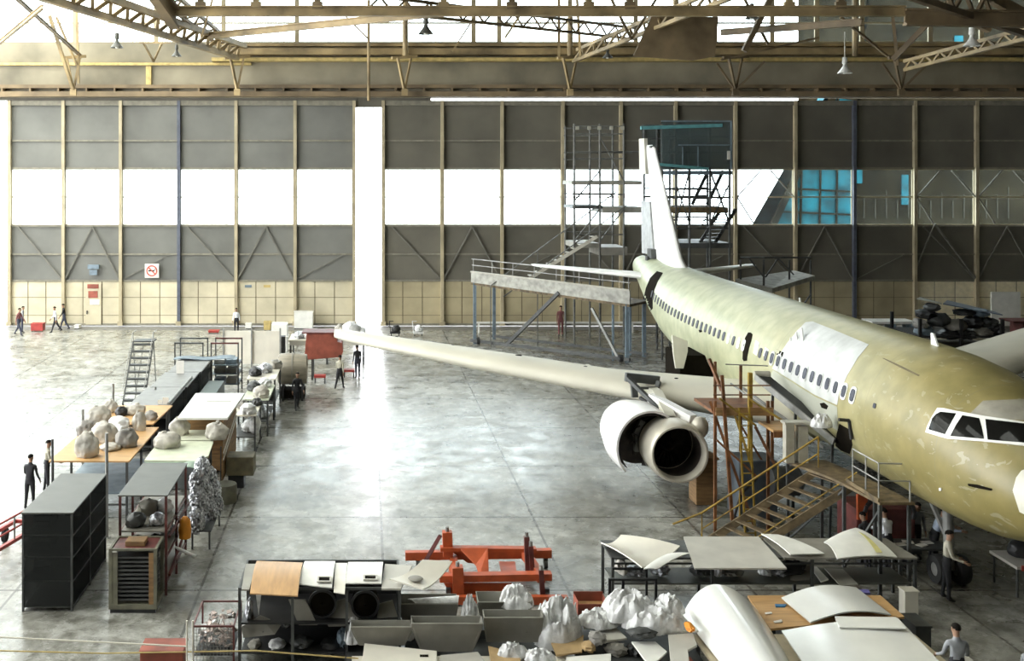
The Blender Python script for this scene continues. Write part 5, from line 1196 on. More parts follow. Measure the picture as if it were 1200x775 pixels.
t_ = trough(468,537,708,734,23.75,'upper trough with a white lined rim, behind the middle one',.45,.06); t_.part('white_rim', bil([(478,703,1.2),(538,699,1.26),(537,707,1.2),(487,708,1.16)],0,.03,.02), 'plastic_white', smooth=True)
t_ = trough(560,624,706,726,23.9,'upper dark trough below the plastic bundle',.5,.05)
# low stand carrying the troughs
t = Thing('pallet_table', 'low dark table under the grey-beige troughs', 'table', (2.0,23.3,0))
t.part('table_top', MB().box(PX(405,22.6),PX(668,22.6),22.55,23.07,.38,.43).box(.85,PX(668,22.6),23.07,24.6,.38,.43), 'dark_steel')
for x,ys_ in ((PX(407,22.6),(22.6,23.02)),(1.9,(22.6,24.5)),(PX(665,22.6),(22.6,24.5))):
    for y in ys_: t.part('leg', MB().box(x-.04,x+.04,y-.04,y+.04,0,.38), 'dark_steel')
t.part('spacer', MB().box(PX(475,23.7),PX(625,23.7),23.72,24.4,.43,.62), 'dark_steel')
# plastic
def plastic(px, py, w, h, Y, seed, label, m='plastic_white', d=.35, pk=None):
    mb = drape(px, py, w*1.08, h*1.15, Y, seed*.37, d)
    if pk:
        p = PY(px,py,Y)
        for dx, hh_ in pk:     # twisted peaks of the sheet
            hh_ = hh_*.8
            mb.sheet(lambda u, v: Vector((p.x+dx+(.13*(1-v)**1.3+.012)*math.cos(u*2*math.pi)*(1+.35*math.sin(u*19))+.05*v*v, p.y+(.11*(1-v)**1.3+.012)*math.sin(u*2*math.pi)*(1+.35*math.sin(u*19)), p.z-h/F*Y*.30+hh_*v*1.25)), 36, 8, .005)
    return single('plastic_bundle', mb, m, label, 'plastic bundle', None, None, True)
plastic(603,696,38,22,24.1,401,'rounded white plastic bundle on the upper dark trough')
plastic(652,724,52,50,23.3,402,'large crumpled clear plastic bag right of the troughs',pk=[(-.4,.6),(.1,.45),(.38,.62)],d=.45)
plastic(550,715,20,34,23.6,403,'peaked white plastic between the upper troughs',pk=[(0,.48)],d=.2)
plastic(414,737,20,26,23.2,404,'small torn plastic at the left end of the troughs',d=.2)
plastic(478,738,14,18,23.3,405,'bit of plastic between the two left troughs',d=.15)
plastic(735,705,60,28,23.5,406,'long white plastic-wrapped duct sagging across the clutter',d=.5,pk=[(.1,.3)])
plastic(765,722,70,24,23.1,407,'wide folded white plastic below the wrapped duct',d=.4)
plastic(782,706,34,20,23.3,408,'pale plastic bundle next to the large white shell','plastic_white',.35)
plastic(600,760,36,14,22.35,409,'dirty clear plastic at the bottom edge below the troughs',d=.2)
plastic(632,766,34,12,22.1,410,'crinkled grey plastic at the bottom edge by the cardboard',d=.2)
plastic(700,722,40,16,23.4,411,'flattened plastic-wrapped slabs right of the clear bag',d=.35)
# flat scrap panels at the bottom edge
t = Thing('scrap_table', 'low table hidden under the foreground clutter, right of the troughs', 'table', (6.1,22.9,0))
t.part('table_top', MB().box(PX(676,22.4),PX(822,22.4),21.9,24.4,.55,.6), 'dark_steel')
for x in (PX(680,22.4),PX(818,22.4)):
    for y in (21.95,24.3): t.part('leg', MB().box(x-.04,x+.04,y-.04,y+.04,0,.55), 'dark_steel')
t = Thing('front_shelf', 'narrow pale shelf along the bottom edge in front of the troughs', 'shelf', (2.6,22.1,0))
t.part('shelf_top', MB().box(PX(412,22),PX(690,22),21.6,22.5,.55,.6), 'cream_panel')
for x in (PX(415,22),PX(687,22)):
    for y in (21.65,22.45): t.part('leg', MB().box(x-.04,x+.04,y-.04,y+.04,0,.55), 'dark_steel')
def flat(pts, m, label, th=.04, nm='scrap_board'): return TP(nm, poly_sheet(pts, th), m, label, 'panel', smooth=False, bevel=.008)
a_ = flat([(427,754,.75),(455,757,.75),(512,763,.75),(512,778,.75),(424,778,.75)], 'cream_panel', 'cream panel with a slot at the bottom edge, left')
h_ = PZ(497,769,.752); MB().box(h_.x-.09,h_.x+.09,h_.y-.05,h_.y+.05,.745,.758).build('slot', 'opening_dark', a_, a_.location)
flat([(516,768,.72),(560,764,.72),(572,780,.72),(514,780,.72)], 'beige_panel', 'beige panel at the bottom edge under the middle trough')
flat([(572,757,.72),(608,766,.72),(612,780,.72),(576,780,.72)], 'cardboard', 'cardboard sheet at the bottom edge below the right trough')
flat([(641,742,.72),(684,744,.72),(682,764,.72),(652,768,.72)], 'cardboard', 'folded cardboard below the large clear plastic bag')
t = Thing('open_box', 'small open red-brown wooden box among the clutter', 'box', (PX(694,24.6),24.9,0))
x0,x1 = PX(677,24.6),PX(712,24.6); t.part('inner', MB().box(x0+.02,x1-.02,24.62,25.1,.7,.72), 'plywood_orange')
t.part('walls', MB().box(x0,x1,24.6,24.62,.6,.85).box(x0,x1,25.1,25.12,.6,.95).box(x0,x0+.02,24.62,25.1,.6,.9).box(x1-.02,x1,24.62,25.1,.6,.9), 'red_box'); t.part('stand', MB().box(x0+.05,x1-.05,24.65,25.05,0,.6), 'black_part')
flat([(682,716,.92),(722,715,.92),(728,728,.92),(684,733,.92)], 'white_board', 'white slab stack right of the clear plastic bag', .10)
flat([(690,741,.85),(722,735,.85),(735,748,.85),(697,753,.85)], 'beige_panel', 'beige plate with a red edge under the white slab stack', .05)
flat([(740,752,.88),(768,752,.88),(782,764,.88),(762,782,.88)], 'white_board', 'small white panel with a dark dot in the bottom clutter', .04)
flat([(783,744,1.0),(812,742,1.0),(817,756,1.0),(806,762,1.0),(808,778,1.0),(786,778,1.0)], 'beige_panel', 'beige L-shaped panel by the large white shell', .05)
single('brown_box', MB().box(PX(792,21.7),PX(812,21.7),21.6,21.9,.60,.82).box(PX(791,21.7),PX(813,21.7),21.57,21.93,.82,.85), 'red_box', 'small dark red box at the bottom edge in front of the L-shaped panel', 'box')
flat([(664,770,.75),(716,766,.75),(716,782,.75),(660,782,.75)], 'white_board', 'white panel cut off at the bottom edge right of the cardboard')
flat([(776,734,.98),(812,733,.98),(822,739,.98),(778,742,.98)], 'white_board', 'thin white strip panel just left of the large white shell')
for k, (px,py,w,h,m,lb) in enumerate([(700,748,20,14,'bag_dark','tangle of dark straps under the beige plate'),(722,762,26,14,'taupe','taupe rag at the bottom of the clutter'),(742,762,14,14,'black_part','black rag left of the small white panel'),(752,742,34,10,'dark_steel','dark part under the folded plastic'),(690,758,16,10,'cardboard','brown bundle near the cardboard'),(808,735,10,8,'orange_item','orange rag beside the large white shell')]):
    p = PY(px,py,22.6); s = F/p.y; TP('rag_bundle', MB().blob(p,(w/2/s,.2,h/2/s),k+500,.35,3,3,False), m, lb, 'rag')
# --- engine cradle, orange-red
t = Thing('engine_cradle', 'orange-red steel engine cradle standing on the floor', 'cradle', (2.8,28.0,0))
def seg(px0,py0,px1,py1,Y0,Y1,w,h): return MB().beam(PY(px0,py0,Y0),PY(px1,py1,Y1),w,h)
t.part('rear_beam', MB().beam((PX(475,29.1),29.1,.35),(PX(646,29.1),29.1,.42),.20,.22), 'orange_red')
t.part('front_beam', MB().beam((PX(515,27.0),27.0,.55),(PX(646,27.0),27.0,.60),.26,.17), 'orange_red')
t.part('lower_beam', MB().beam((PX(508,26.6),26.6,.14),(PX(665,26.6),26.6,.14),.16,.2), 'orange_red')
t.part('upper_rail', MB().beam(PY(516,643,28.4),PY(628,644,28.4),.24,.10), 'orange_red')
t.part('gusset_plate', MB().prism([PY(520,684,26.95),PY(600,684,26.95),PY(585,696,26.95),PY(530,698,26.95)], (0,.06,0)), 'orange_red')
t.part('gusset_plate', MB().prism([PY(528,646,28.5),PY(560,646,28.5),PY(566,662,28.5),PY(548,660,28.5)], (0,.06,0)), 'orange_red')
t.part('gusset_plate', MB().prism([PY(540,645,28.2),PY(572,645,28.2),PY(573,678,27.2),PY(562,678,27.2),PY(558,664,27.7)], (0,.06,.04)), 'orange_red')
t.part('gusset_plate', MB().prism([PY(585,661,28.6),PY(604,661,28.6),PY(606,674,27.6),PY(588,674,27.6)], (0,.06,.04)), 'orange_red')
t.part('cross_beam', MB().beam((PX(536,28),29.0,.42),(PX(527,28),27.1,.5),.2,.25), 'orange_red'); t.part('cross_beam', MB().beam((PX(622,28),29.0,.42),(PX(628,28),27.1,.5),.2,.25), 'orange_red')
for (px,py0,py1,Y,w,lb) in ((524,623,652,28.5,.26,'tower'),(536,664,702,26.9,.28,'tower'),(617,629,674,27.7,.14,'pin_post'),(622,640,674,27.6,.12,'pin_post'),(634,668,700,26.85,.12,'pin_post')):
    a, b = PY(px,py0,Y), PY(px+(1 if lb=='tower' else 2),py1,Y); t.part(lb, MB().beam((a.x,a.y,a.z),(b.x,b.y,max(.1,b.z)),w,w), 'maroon' if lb=='pin_post' else 'orange_red'); t.part('bolt_head', MB().tube((a.x,a.y,a.z),(a.x,a.y,a.z+.12),.05,n=10), 'grey_steel')
t.part('tow_arm', MB().beam(PY(516,628,28.7),PY(499,657,28.9),.08,.1), 'maroon')
for x, y in ((PX(490,29),29.1),(PX(640,29),29.1),(PX(525,27),26.9),(PX(640,27),26.9)): t.part('caster', MB().tube((x-.05,y,.12),(x+.05,y,.12),.12,n=16).box(x-.06,x+.06,y-.06,y+.06,.2,.32), 'dark_steel')
# --- back table on the right with panels
TZ = 1.34
t = Thing('panel_table', 'long taupe table carrying white panels before the stairway', 'table', (10.0,27.0,0))
x0, x1 = PX(716,26.3), PX(1074,26.3)
t.part('table_top', MB().box(x0,x0+4.3,26.25,27.5,TZ-.05,TZ), 'dark_steel'); t.part('table_top', MB().prism([(x0+4.35,26.25,TZ-.05),(x1,26.25,TZ-.05),(x1-.1,27.65,TZ-.05),(x0+4.35,27.65,TZ-.05)],(0,0,.05)), 'taupe')
for f in (0,.33,.66,1):
    for y in (26.3,27.4): x = x0+.04+(x1-x0-.08)*f; t.part('leg', MB().box(x-.035,x+.035,y-.035,y+.035,0,TZ-.05), 'dark_steel')
t.part('lower_shelf', MB().box(x0+.1,x1-.1,26.35,27.4,.62,.66), 'cage_top'); t.part('side_rail', MB().box(x0,x1,26.26,26.3,1.16,1.2), 'dark_steel')
z = TZ
TP('folded_fairing', bil([(728,628,z+.1),(797,641,z+.12),(752,666,z+.05),(704,637,z+.15)], .05, -.12, .03), 'cream_panel', 'white panel folded at a corner, leftmost on the long table')
TP('folded_fairing', bil([(783,650,z+.06),(808,649,z+.1),(770,668,z+.03),(754,668,z+.03)], .02, .04, .02), 'white_board', 'small white flap lying in front of the leftmost folded panel')
TP('flat_board', poly_sheet([(801,629,z+.05),(889,629,z+.05),(922,666,z+.05),(814,666,z+.05)],.04), 'beige_panel', 'large flat beige panel in the middle of the long table', smooth=False)
TP('curved_fairing', bil([(892,627,z+.1),(912,628,z+.1),(966,650,z+.06),(926,651,z+.06)], .0, .05, .03), 'white_board', 'narrow white wedge panel right of the flat beige one')
TP('warped_fairing', bil([(966,637,z+.08),(1003,620,z+.14),(1051,654,z+.06),(981,656,z+.05)], .05, .10, .03), 'white_board', 'warped white panel with a yellow crease, near the table right end')
TP('yellow_strip', bil([(1003,622,z+.20),(1007,624,z+.20),(1034,648,z+.20),(1027,648,z+.20)], 0,.07,.012,3,8), mat('yellow_crease',(.55,.50,.20),.6), 'yellow strip lying over the warped white panel', 'strip')
for k,(px,py,w,h,m,lb) in enumerate([(745,684,26,12,'foil','silver bundle at the left end of the lower shelf'),(773,681,22,16,'foil','crumpled silver-pink bundle on the lower shelf'),(728,688,14,20,'bag_cloth','pale rag under the leftmost folded panel'),(838,678,14,16,'plastic_white','white plastic strip hanging under the flat beige panel'),(858,676,26,12,'taupe','taupe curled duct under the flat beige panel'),(896,680,14,14,'plastic_white','white and black bundle on the shelf below the wedge panel'),(925,684,36,18,'black_part','black and silver bundle on the shelf below the wedge panel'),(912,676,20,12,'foil','silver foil piece beside the black bundle'),(820,690,24,14,'dark_steel','dark bundle on the shelf under the flat panel')]):
    p = PY(px,py,26.8); s = F/p.y; zc = max(p.z, .66+h/2/s); TP('wrapped_part', MB().blob((p.x,p.y,zc),(w/2/s,.25,h/2/s),k+600,.35,2.6,3,True), m, lb, 'wrapped part')
TP('leaning_board', MB().prism([PY(928,658,26.9),PY(952,660,26.9),PY(948,684,26.5),PY(926,680,26.5)],(0,.03,.01)), 'taupe', 'slanting dark grey panel under the wedge panel', smooth=False)
flat([(966,666,.75),(988,667,.75),(1006,685,.75),(984,686,.75)], 'taupe_light', 'grey-beige sheet on the lower shelf, right half', .03)
flat([(949,664,.74),(957,664,.74),(971,679,.74),(962,682,.74)], 'white_board', 'white strip sheet on the lower shelf left of the grey-beige one', .03)
# black low frame before the table
t = Thing('tube_stand', 'black square-tube frame in front of the leftmost folded panel', 'frame', (PX(742,25.4),25.6,0))
x0b, x1b = PX(713,25.3), PX(770,25.3); zt = PY(713,678,25.3).z
t.part('top_bar', MB().box(x0b,x1b,25.27,25.33,zt-.05,zt), 'black_part'); t.part('top_bar', MB().box(x0b+.25,x1b-.05,25.95,26.0,zt-.05,zt), 'black_part')
for x in (x0b+.03,x0b+.35,x1b-.03): t.part('leg', MB().box(x-.03,x+.03,25.27,25.33,0,zt-.05), 'black_part')
t.part('leg', MB().box(x1b-.1,x1b-.05,25.95,26.0,0,zt-.05), 'black_part')
# --- front right tables and glossy panels
t = Thing('tan_table', 'tan plywood table under the glossy white panels', 'table', (10.4,24.2,0))
t.part('table_top', MB().prism([PZ(876,698,.95),PZ(1032,698,.95),PZ(1060,723,.95),PZ(902,737,.95)],(0,0,-.05)), 'plywood')
for q in (PZ(880,700,.9),PZ(1030,700,.9),PZ(1054,721,.9),PZ(906,733,.9)): t.part('leg', MB().box(q.x-.04,q.x+.04,q.y-.04,q.y+.04,0,.9), 'dark_steel')
t.part('lower_shelf', MB().box(9.3,11.9,23.7,24.7,.35,.39), 'dark_steel')
t = Thing('front_table', 'pale plywood table at the bottom edge under the glossy shell and sheet', 'table', (9.6,21.9,0))
t.part('table_top', MB().box(7.15,12.05,20.7,23.0,.80,.85), mat('ply_pale',(.56,.48,.33),.6,var=.08))
for x in (7.25,9.6,11.95):
    for y in (20.8,22.9): t.part('leg', MB().box(x-.04,x+.04,y-.04,y+.04,0,.8), 'dark_steel')
t.part('apron', MB().box(7.2,12.0,22.93,22.97,.66,.80), 'dark_steel')
def shell(u, v):
    zb = 1.0; y = 24.2+(20.4-24.2)*v; xl = 7.22+.12*v; xr = 8.95-.45*v+.05*math.sin(math.pi*v)
    back = .62*(1-math.cos((u-.5)*math.pi))*(1-v)*1.0
    return Vector((xl+(xr-xl)*u, y-back*.6, zb-.1+.55*math.sin(math.pi*u)**.75*(1-.15*v)))
TP('cowl_shell', MB().sheet(shell, 28, 20, .03), 'white_gloss', 'large glossy white arched cowl shell at the bottom', 'cowl')
TP('glossy_fairing', bil([(948,688,1.10),(1004,689,1.05),(1043,721,1.05),(949,731,1.0)], .0,.0,.03) if False else MB().sheet(lambda u,v: (lambda p: p+Vector((0,0,.16*math.sin(math.pi*u))))(PZ(916,702,1.02)*(1-u)*(1-v)+PZ(1003,690,1.02)*u*(1-v)+PZ(1044,722,1.02)*u*v+PZ(950,731,1.02)*(1-u)*v), 18, 12, .03), 'white_gloss', 'curved glossy white panel on the tan table')
TP('glossy_sheet', MB().sheet(lambda u,v: (PZ(916,741,1.02)*(1-u)+PZ(1052,726,1.02)*u)*(1-v)+(PZ(952,795,1.02)*(1-u)+PZ(1115,792,1.02)*u)*v+Vector((0,0,.06*math.sin(math.pi*u))), 18, 12, .03), 'white_gloss', 'large glossy white sheet at the bottom right edge')
TP('glossy_sheet', MB().sheet(lambda u,v: (PZ(978,724,1.12)*(1-u)+PZ(1050,725,1.12)*u)*(1-v)+(PZ(984,737,1.12)*(1-u)+PZ(1062,738,1.12)*u)*v, 8, 4, .03), 'white_gloss', 'smaller white sheet tucked behind the large glossy sheet')
flat([(908,708,.975),(922,708,.975),(920,711,.975),(909,711,.975)], 'blue_item', 'small blue tool on the tan table', .03, 'blue_tool')
flat([(1006,691,.99),(1018,691,.99),(1020,695,.99),(1008,695,.99)], 'violet_item', 'small violet cloth at the back of the tan table', .04, 'violet_cloth')
flat([(896,718,.972),(904,717,.972),(905,719,.972),(897,720,.972)], 'sign_white', 'small white card on the left of the tan table', .02, 'white_card'); flat([(906,728,.972),(916,726,.972),(917,729,.972),(908,730,.972)], 'sign_white', 'second white card nearer the tan table edge', .02, 'white_card')
# clutter to the right of the front tables
single('pale_box', MB().box(PX(1088,22.4),PX(1104,22.4),22.3,22.9,0,.5).box(PX(1087,22.4),PX(1105,22.4),22.28,22.92,.5,.55), 'cream_panel', 'pale box on the floor right of the front table', 'box', bevel=.01)
single('dark_box', MB().box(PX(1068,24.2),PX(1086,24.2),24.0,24.7,0,.55).box(PX(1067,24.2),PX(1087,24.2),23.98,24.72,.55,.6), 'dark_steel', 'dark box on the floor behind the pale box', 'box', bevel=.01)
single('white_carton', MB().box(PX(1058,26),PX(1074,26),25.9,26.2,0.0,.6).box(PX(1057,26),PX(1075,26),25.88,26.22,.6,.64), 'cream_panel', 'white carton under the right end of the long table', 'carton', bevel=.01)
single('long_plank', MB().beam((PX(1070,23.4),23.6,.6),(PX(1135,21.2),21.2,.62),.12,.05).box(PX(1074,23.4)-.03,PX(1074,23.4)+.03,23.2,23.26,0,.58), 'taupe_light', 'narrow grey plank sloping to the bottom right corner', 'plank')
t = Thing('low_table', 'small low grey table right of the grey-shirted person', 'table', (PX(1146,22),22,0))
t.part('table_top', MB().box(PX(1134,22),PX(1156,22),21.8,22.7,.48,.52), 'beige_panel')
for x in (PX(1135.5,22),PX(1154.5,22)):
    for y in (21.85,22.65): t.part('leg', MB().box(x-.02,x+.02,y-.02,y+.02,0,.48), 'grey_steel')
# foreground guard rail bottom left
t = Thing('guard_rail', 'pale guard rail along the bottom left edge with a yellow lower bar', 'railing', (-5.5,22.2,0))
t.part('top_rail', MB().path([PY(-40,745,22.2),PY(100,752,22.2),PY(219,758,22.2)],.018,8), 'cream_panel'); t.part('lower_rail', MB().path([PY(-40,762,22.2),PY(120,766,22.2),PY(300,763,22.2),PY(420,772,22.2)],.016,8), 'yellow_rail')
for px in (-30,219,226,405): a = PY(px,758 if px < 230 else 770,22.2); t.part('post', MB().tube((a.x,22.2,0),(a.x,22.2,a.z+(.55 if px in (219,226) else 0)),.02,n=8), 'cream_panel' if px < 230 else 'dark_steel')
single('brown_crate', MB().box(PX(165,22.7),PX(215,22.7),22.6,23.2,0,.62).box(PX(164,22.7),PX(216,22.7),22.58,23.22,.62,.67), 'red_box', 'brown crate at the bottom left behind the guard rail', 'crate', bevel=.01)

# ============================================================ WORK DOCKS AROUND THE AIRCRAFT
# stairway to the forward hold
t = Thing('dock_stairway', 'tan steel stairway with yellow handrails up to the forward hold', 'stairway', (11.8,29.9,0))
a0, a1 = Vector((9.9,30.9,0)), Vector((13.0,30.1,2.45)); b0, b1 = Vector((10.4,29.6,0)), Vector((13.5,28.8,2.45))
t.part('stringer', MB().beam(a0,a1,.07,.22), 'stair_tan'); t.part('stringer', MB().beam(b0,b1,.07,.22), 'stair_tan')
for k in range(11):
    f = (k+.6)/11.2; p, q = a0.lerp(a1,f), b0.lerp(b1,f); d = Vector((.12,-.03,0)); t.part('tread', MB().add([p-d,q-d,q+d,p+d]+[v+Vector((0,0,.035)) for v in (p-d,q-d,q+d,p+d)],[(3,2,1,0),(4,5,6,7),(0,1,5,4),(1,2,6,5),(2,3,7,6),(3,0,4,7)]), 'stair_tan')
up = Vector((0,0,.95)); t.part('handrail', MB().path([a0+up+Vector((-.8,.2,-.4)),a0+up,a1+up],.03), 'yellow_paint'); t.part('handrail', MB().path([a0+up*.5,a1+up*.5],.022), 'yellow_paint'); t.part('handrail', MB().path([b0+up*.0+Vector((0,0,.25)),b1+Vector((0,0,.3))],.02), 'yellow_paint')
for f in (0,.33,.66,1): p = a0.lerp(a1,f); t.part('rail_post', MB().tube(p,p+up,.022), 'yellow_paint')
# hold platform
t = Thing('hold_platform', 'brown platform with railings beside the forward hold opening', 'platform', (13.0,28.8,0))
t.part('deck', MB().prism([(12.3,30.9,2.45),(13.55,30.9,2.45),(13.95,28.7,2.45),(14.1,26.9,2.45),(13.2,26.9,2.45),(13.0,28.7,2.45),(12.9,29.2,2.45)],(0,0,.07)), 'stair_tan')
t.part('kick_plate', MB().box(13.15,13.2,26.9,28.7,2.52,2.62), 'stair_tan')
for x,y in ((12.4,30.8),(13.4,30.8),(13.1,28.7),(13.25,27.0),(14.0,27.0),(13.9,28.6)): t.part('leg', MB().box(x-.04,x+.04,y-.04,y+.04,0,2.45), 'dark_steel')
t.part('brace', MB().beam((13.1,28.7,.2),(13.25,27.0,2.3),.05), 'dark_steel'); t.part('brace', MB().beam((12.4,30.8,.2),(13.1,28.7,2.3),.05), 'dark_steel')
t.part('guard_rail', MB().path([(13.2,28.4,3.5),(13.22,27.0,3.5),(14.0,26.95,3.5)],.022,6).path([(13.2,28.4,3.05),(13.22,27.0,3.05),(14.0,26.95,3.05)],.018,6), 'grey_steel')
for x,y in ((13.2,28.4),(13.22,27.7),(13.22,27.0),(14.0,26.95)): t.part('rail_post', MB().tube((x,y,2.52),(x,y,3.5),.02), 'grey_steel')
t.part('rail_padding', MB().path([PY(1058,526,27.0),PY(1067,528,27.0),PY(1069,541,27.0)],.06), 'black_part'); t.part('rail_padding', MB().path([PY(983,492,29.5),PY(995,493,29.5),PY(998,515,29.5)],.05), 'black_part')
p = PY(950,543,30.6); t.part('cabinet', MB().box(12.25,12.5,30.55,30.8,2.52,3.65).box(12.62,12.9,30.55,30.8,2.52,3.6), mat('pale_steel',(.42,.40,.33),.5,var=.12)); t.part('cabinet_top', MB().box(12.2,12.95,30.5,30.85,3.65,3.72), 'pale_steel')
plastic(962,492,26,14,30.4,700,'white wrapped hose bundle on top of the hold platform cabinet',d=.25)
# belt loader
t = Thing('belt_loader', 'dark sloping belt conveyor from the wing root to the hold opening', 'conveyor', (13.0,32.5,0))
a, b = PY(893,441,34.3), PY(986,517,30.95); t.part('belt', MB().beam(a,b,.42,.10), 'black_part'); t.part('side_rail', MB().beam(a+Vector((-.26,-.1,.0)),b+Vector((-.26,-.1,0)),.06,.2), 'grey_steel'); t.part('end_roller', MB().tube(a+Vector((-.25,0,.05)),a+Vector((.25,0,.05)),.12,n=14), 'pale_steel')
for f in (.15,.45,.9): p = a.lerp(b,f); t.part('leg', MB().beam(p,(p.x-.1,p.y,0),.07), 'dark_steel')
t.part('frame_rail', MB().beam(a+Vector((-.7,-.2,-.35)),b+Vector((-.6,-.2,-.15)),.05,.08).beam(a+Vector((-1.1,-.2,-.2)),b+Vector((-.9,-.2,-.0)),.04,.05), 'grey_steel')
# wing root dock tower
t = Thing('wing_dock', 'ochre and yellow scaffold dock at the wing root, right of the engine', 'scaffold', (11.7,33.0,0))
def st(name, px0,py0,px1,py1,Y0,Y1,w,m): t.part(name, MB().beam(PY(px0,py0,Y0),PY(px1,py1,Y1),w), m)
for px, py, Y in ((838,424,33.8),(868,428,34.0),(838,470,31.9),(900,470,31.9),(905,470,33.6)):
    q = PY(px,py,Y); t.part('upright', MB().box(q.x-.04,q.x+.04,q.y-.04,q.y+.04,0,q.z), 'ochre_paint')
q = PY(879,437,32.4); t.part('upright', MB().box(q.x-.06,q.x+.06,q.y-.06,q.y+.06,2.0,q.z), 'yellow_paint')
z = 3.62; t.part('deck', MB().box(PX(836,32),PX(903,32),31.8,33.9,z,z+.09), 'ochre_paint'); t.part('toe_board', MB().box(PX(836,32),PX(903,32),31.76,31.8,z,z+.25), 'brown_wood')
t.part('deck', MB().box(PX(903,31.2),PX(943,31.2),31.0,32.2,3.30,3.37), 'plywood'); t.part('deck_edge', MB().box(PX(903,31.2),PX(943,31.2),30.95,31.0,3.16,3.34), 'ochre_paint')
for a in ((831,421,846,458,33.2,32.6,.09,'ochre_paint'),(843,467,886,499,31.7,31.5,.06,'yellow_paint'),(861,486,882,549,31.8,31.6,.07,'yellow_paint'),(877,467,917,493,31.8,31.4,.06,'yellow_paint'),(840,516,888,560,31.6,31.4,.06,'ochre_paint'),(846,440,858,610,31.8,31.6,.09,'ochre_paint'),(832,470,885,620,32.0,31.6,.08,'ochre_paint'),(857,480,905,560,32.6,32.4,.06,'ochre_paint'),(885,500,908,545,31.7,31.5,.08,'ochre_paint')): st('brace', *a)
for py in (452,463): t.part('guard_rail', MB().beam(PY(836,py,31.85),PY(903,py,31.85),.035), 'ochre_paint')
t.part('guard_rail', MB().beam(PY(850,427,33.9),PY(900,429,33.9),.035), 'grey_steel'); t.part('ladder_side', MB().beam(PY(866,478,31.6),PY(874,640,31.2),.05), 'yellow_paint'); t.part('ladder_side', MB().beam(PY(878,478,31.6),PY(886,640,31.2),.05), 'yellow_paint')
for k in range(11): t.part('rung', MB().beam(PY(867+k*.75,485+k*14,31.55-k*.03),PY(879+k*.75,485+k*14,31.55-k*.03),.03), 'yellow_paint')
# tool trolley below the dock
t = Thing('service_cart', 'blue-grey service machine under the wing dock', 'cart', (12.0,32.6,0))
t.part('cabinet', MB().box(11.5,12.7,32.3,33.4,.3,2.1), 'bluegrey_dark', bevel=.04); t.part('motor', MB().lathe([(.001,-.5),(.42,-.45),(.45,.4),(.3,.5),(.001,.5)], (12.9,32.3,1.5), 'X', 20), 'dark_steel', smooth=True); t.part('hose', MB().path([(12.0,32.2,1.6),(11.4,31.9,1.2),(11.2,31.9,.5),(11.6,31.8,.1)],.05), 'black_part')
for x in (11.7,12.5):
    for y in (32.45,33.2): t.part('wheel', MB().tube((x-.06,y,.16),(x+.06,y,.16),.16,n=16), 'rubber')
# wing dock crates, reddish boxes behind
single('ochre_crate', MB().box(10.9,11.6,34.6,35.4,0,1.5).box(10.85,11.65,34.55,35.45,1.5,1.58), 'brown_wood', 'brown crate on the floor behind the wing dock', 'crate', bevel=.02)
# nose tow cart
t = Thing('ground_cart', 'ground cart with an orange-red front under the forward fuselage', 'cart', (14.3,29.9,0))
t.part('front_panel', MB().box(PX(1003,29.3),PX(1015,29.3),29.2,29.3,1.30,2.02), 'orange_red', bevel=.02); t.part('body', MB().box(13.75,15.4,29.35,30.6,.45,1.55), 'maroon', bevel=.03); t.part('deck', MB().box(13.7,15.5,29.2,30.7,.35,.45), 'dark_steel')
t.part('hose_loop', MB().path([Vector((14.6+.7*math.cos(a),29.2,1.5+.5*math.sin(a))) for a in [R(-20+k*22) for k in range(10)]],.06), 'black_part')
for x in (13.95,15.2):
    for y in (29.5,30.4): t.part('wheel', MB().tube((x-.1,y,.22),(x+.1,y,.22),.22,n=18), 'rubber')
# paper bench
t = Thing('paper_bench', 'dark bench strewn with papers under the aircraft nose', 'bench', (15.2,28.7,0))
t.part('bench_top', MB().box(14.35,15.75,28.2,29.0,.80,.86), 'dark_steel')
for x in (14.42,15.68):
    for y in (28.27,28.93): t.part('leg', MB().box(x-.04,x+.04,y-.04,y+.04,0,.8), 'dark_steel')
for k,(x,y,r_) in enumerate(((14.55,28.5,.2),(14.85,28.7,-.3),(15.1,28.45,.5),(15.35,28.65,.1))): single('paper_sheet', MB().obox((x,y,.875),(.28,.2,.02),r_), 'sign_white', ('leftmost','second','third','rightmost')[k]+' white paper on the dark bench under the nose', 'paper', 'papers on the bench')
t = Thing('tray_trolley', 'low trolley with a red strip at the right edge', 'trolley', (PX(1196,27),27.6,0))
t.part('tray', MB().box(PX(1178,27.5),PX(1235,27.5),27.0,28.2,.75,.82), 'beige_panel'); t.part('red_strip', MB().box(PX(1183,27.5),PX(1230,27.5),26.97,27.0,.72,.86), 'red_paint'); t.part('load', MB().blob((PX(1200,27.5),27.6,1.05),(.35,.3,.28),77,.2,2,3), 'black_part', smooth=True)
for x in (PX(1181,27.5),PX(1232,27.5)):
    for y in (27.1,28.1): t.part('leg', MB().tube((x,y,0),(x,y,.75),.03), 'dark_steel')
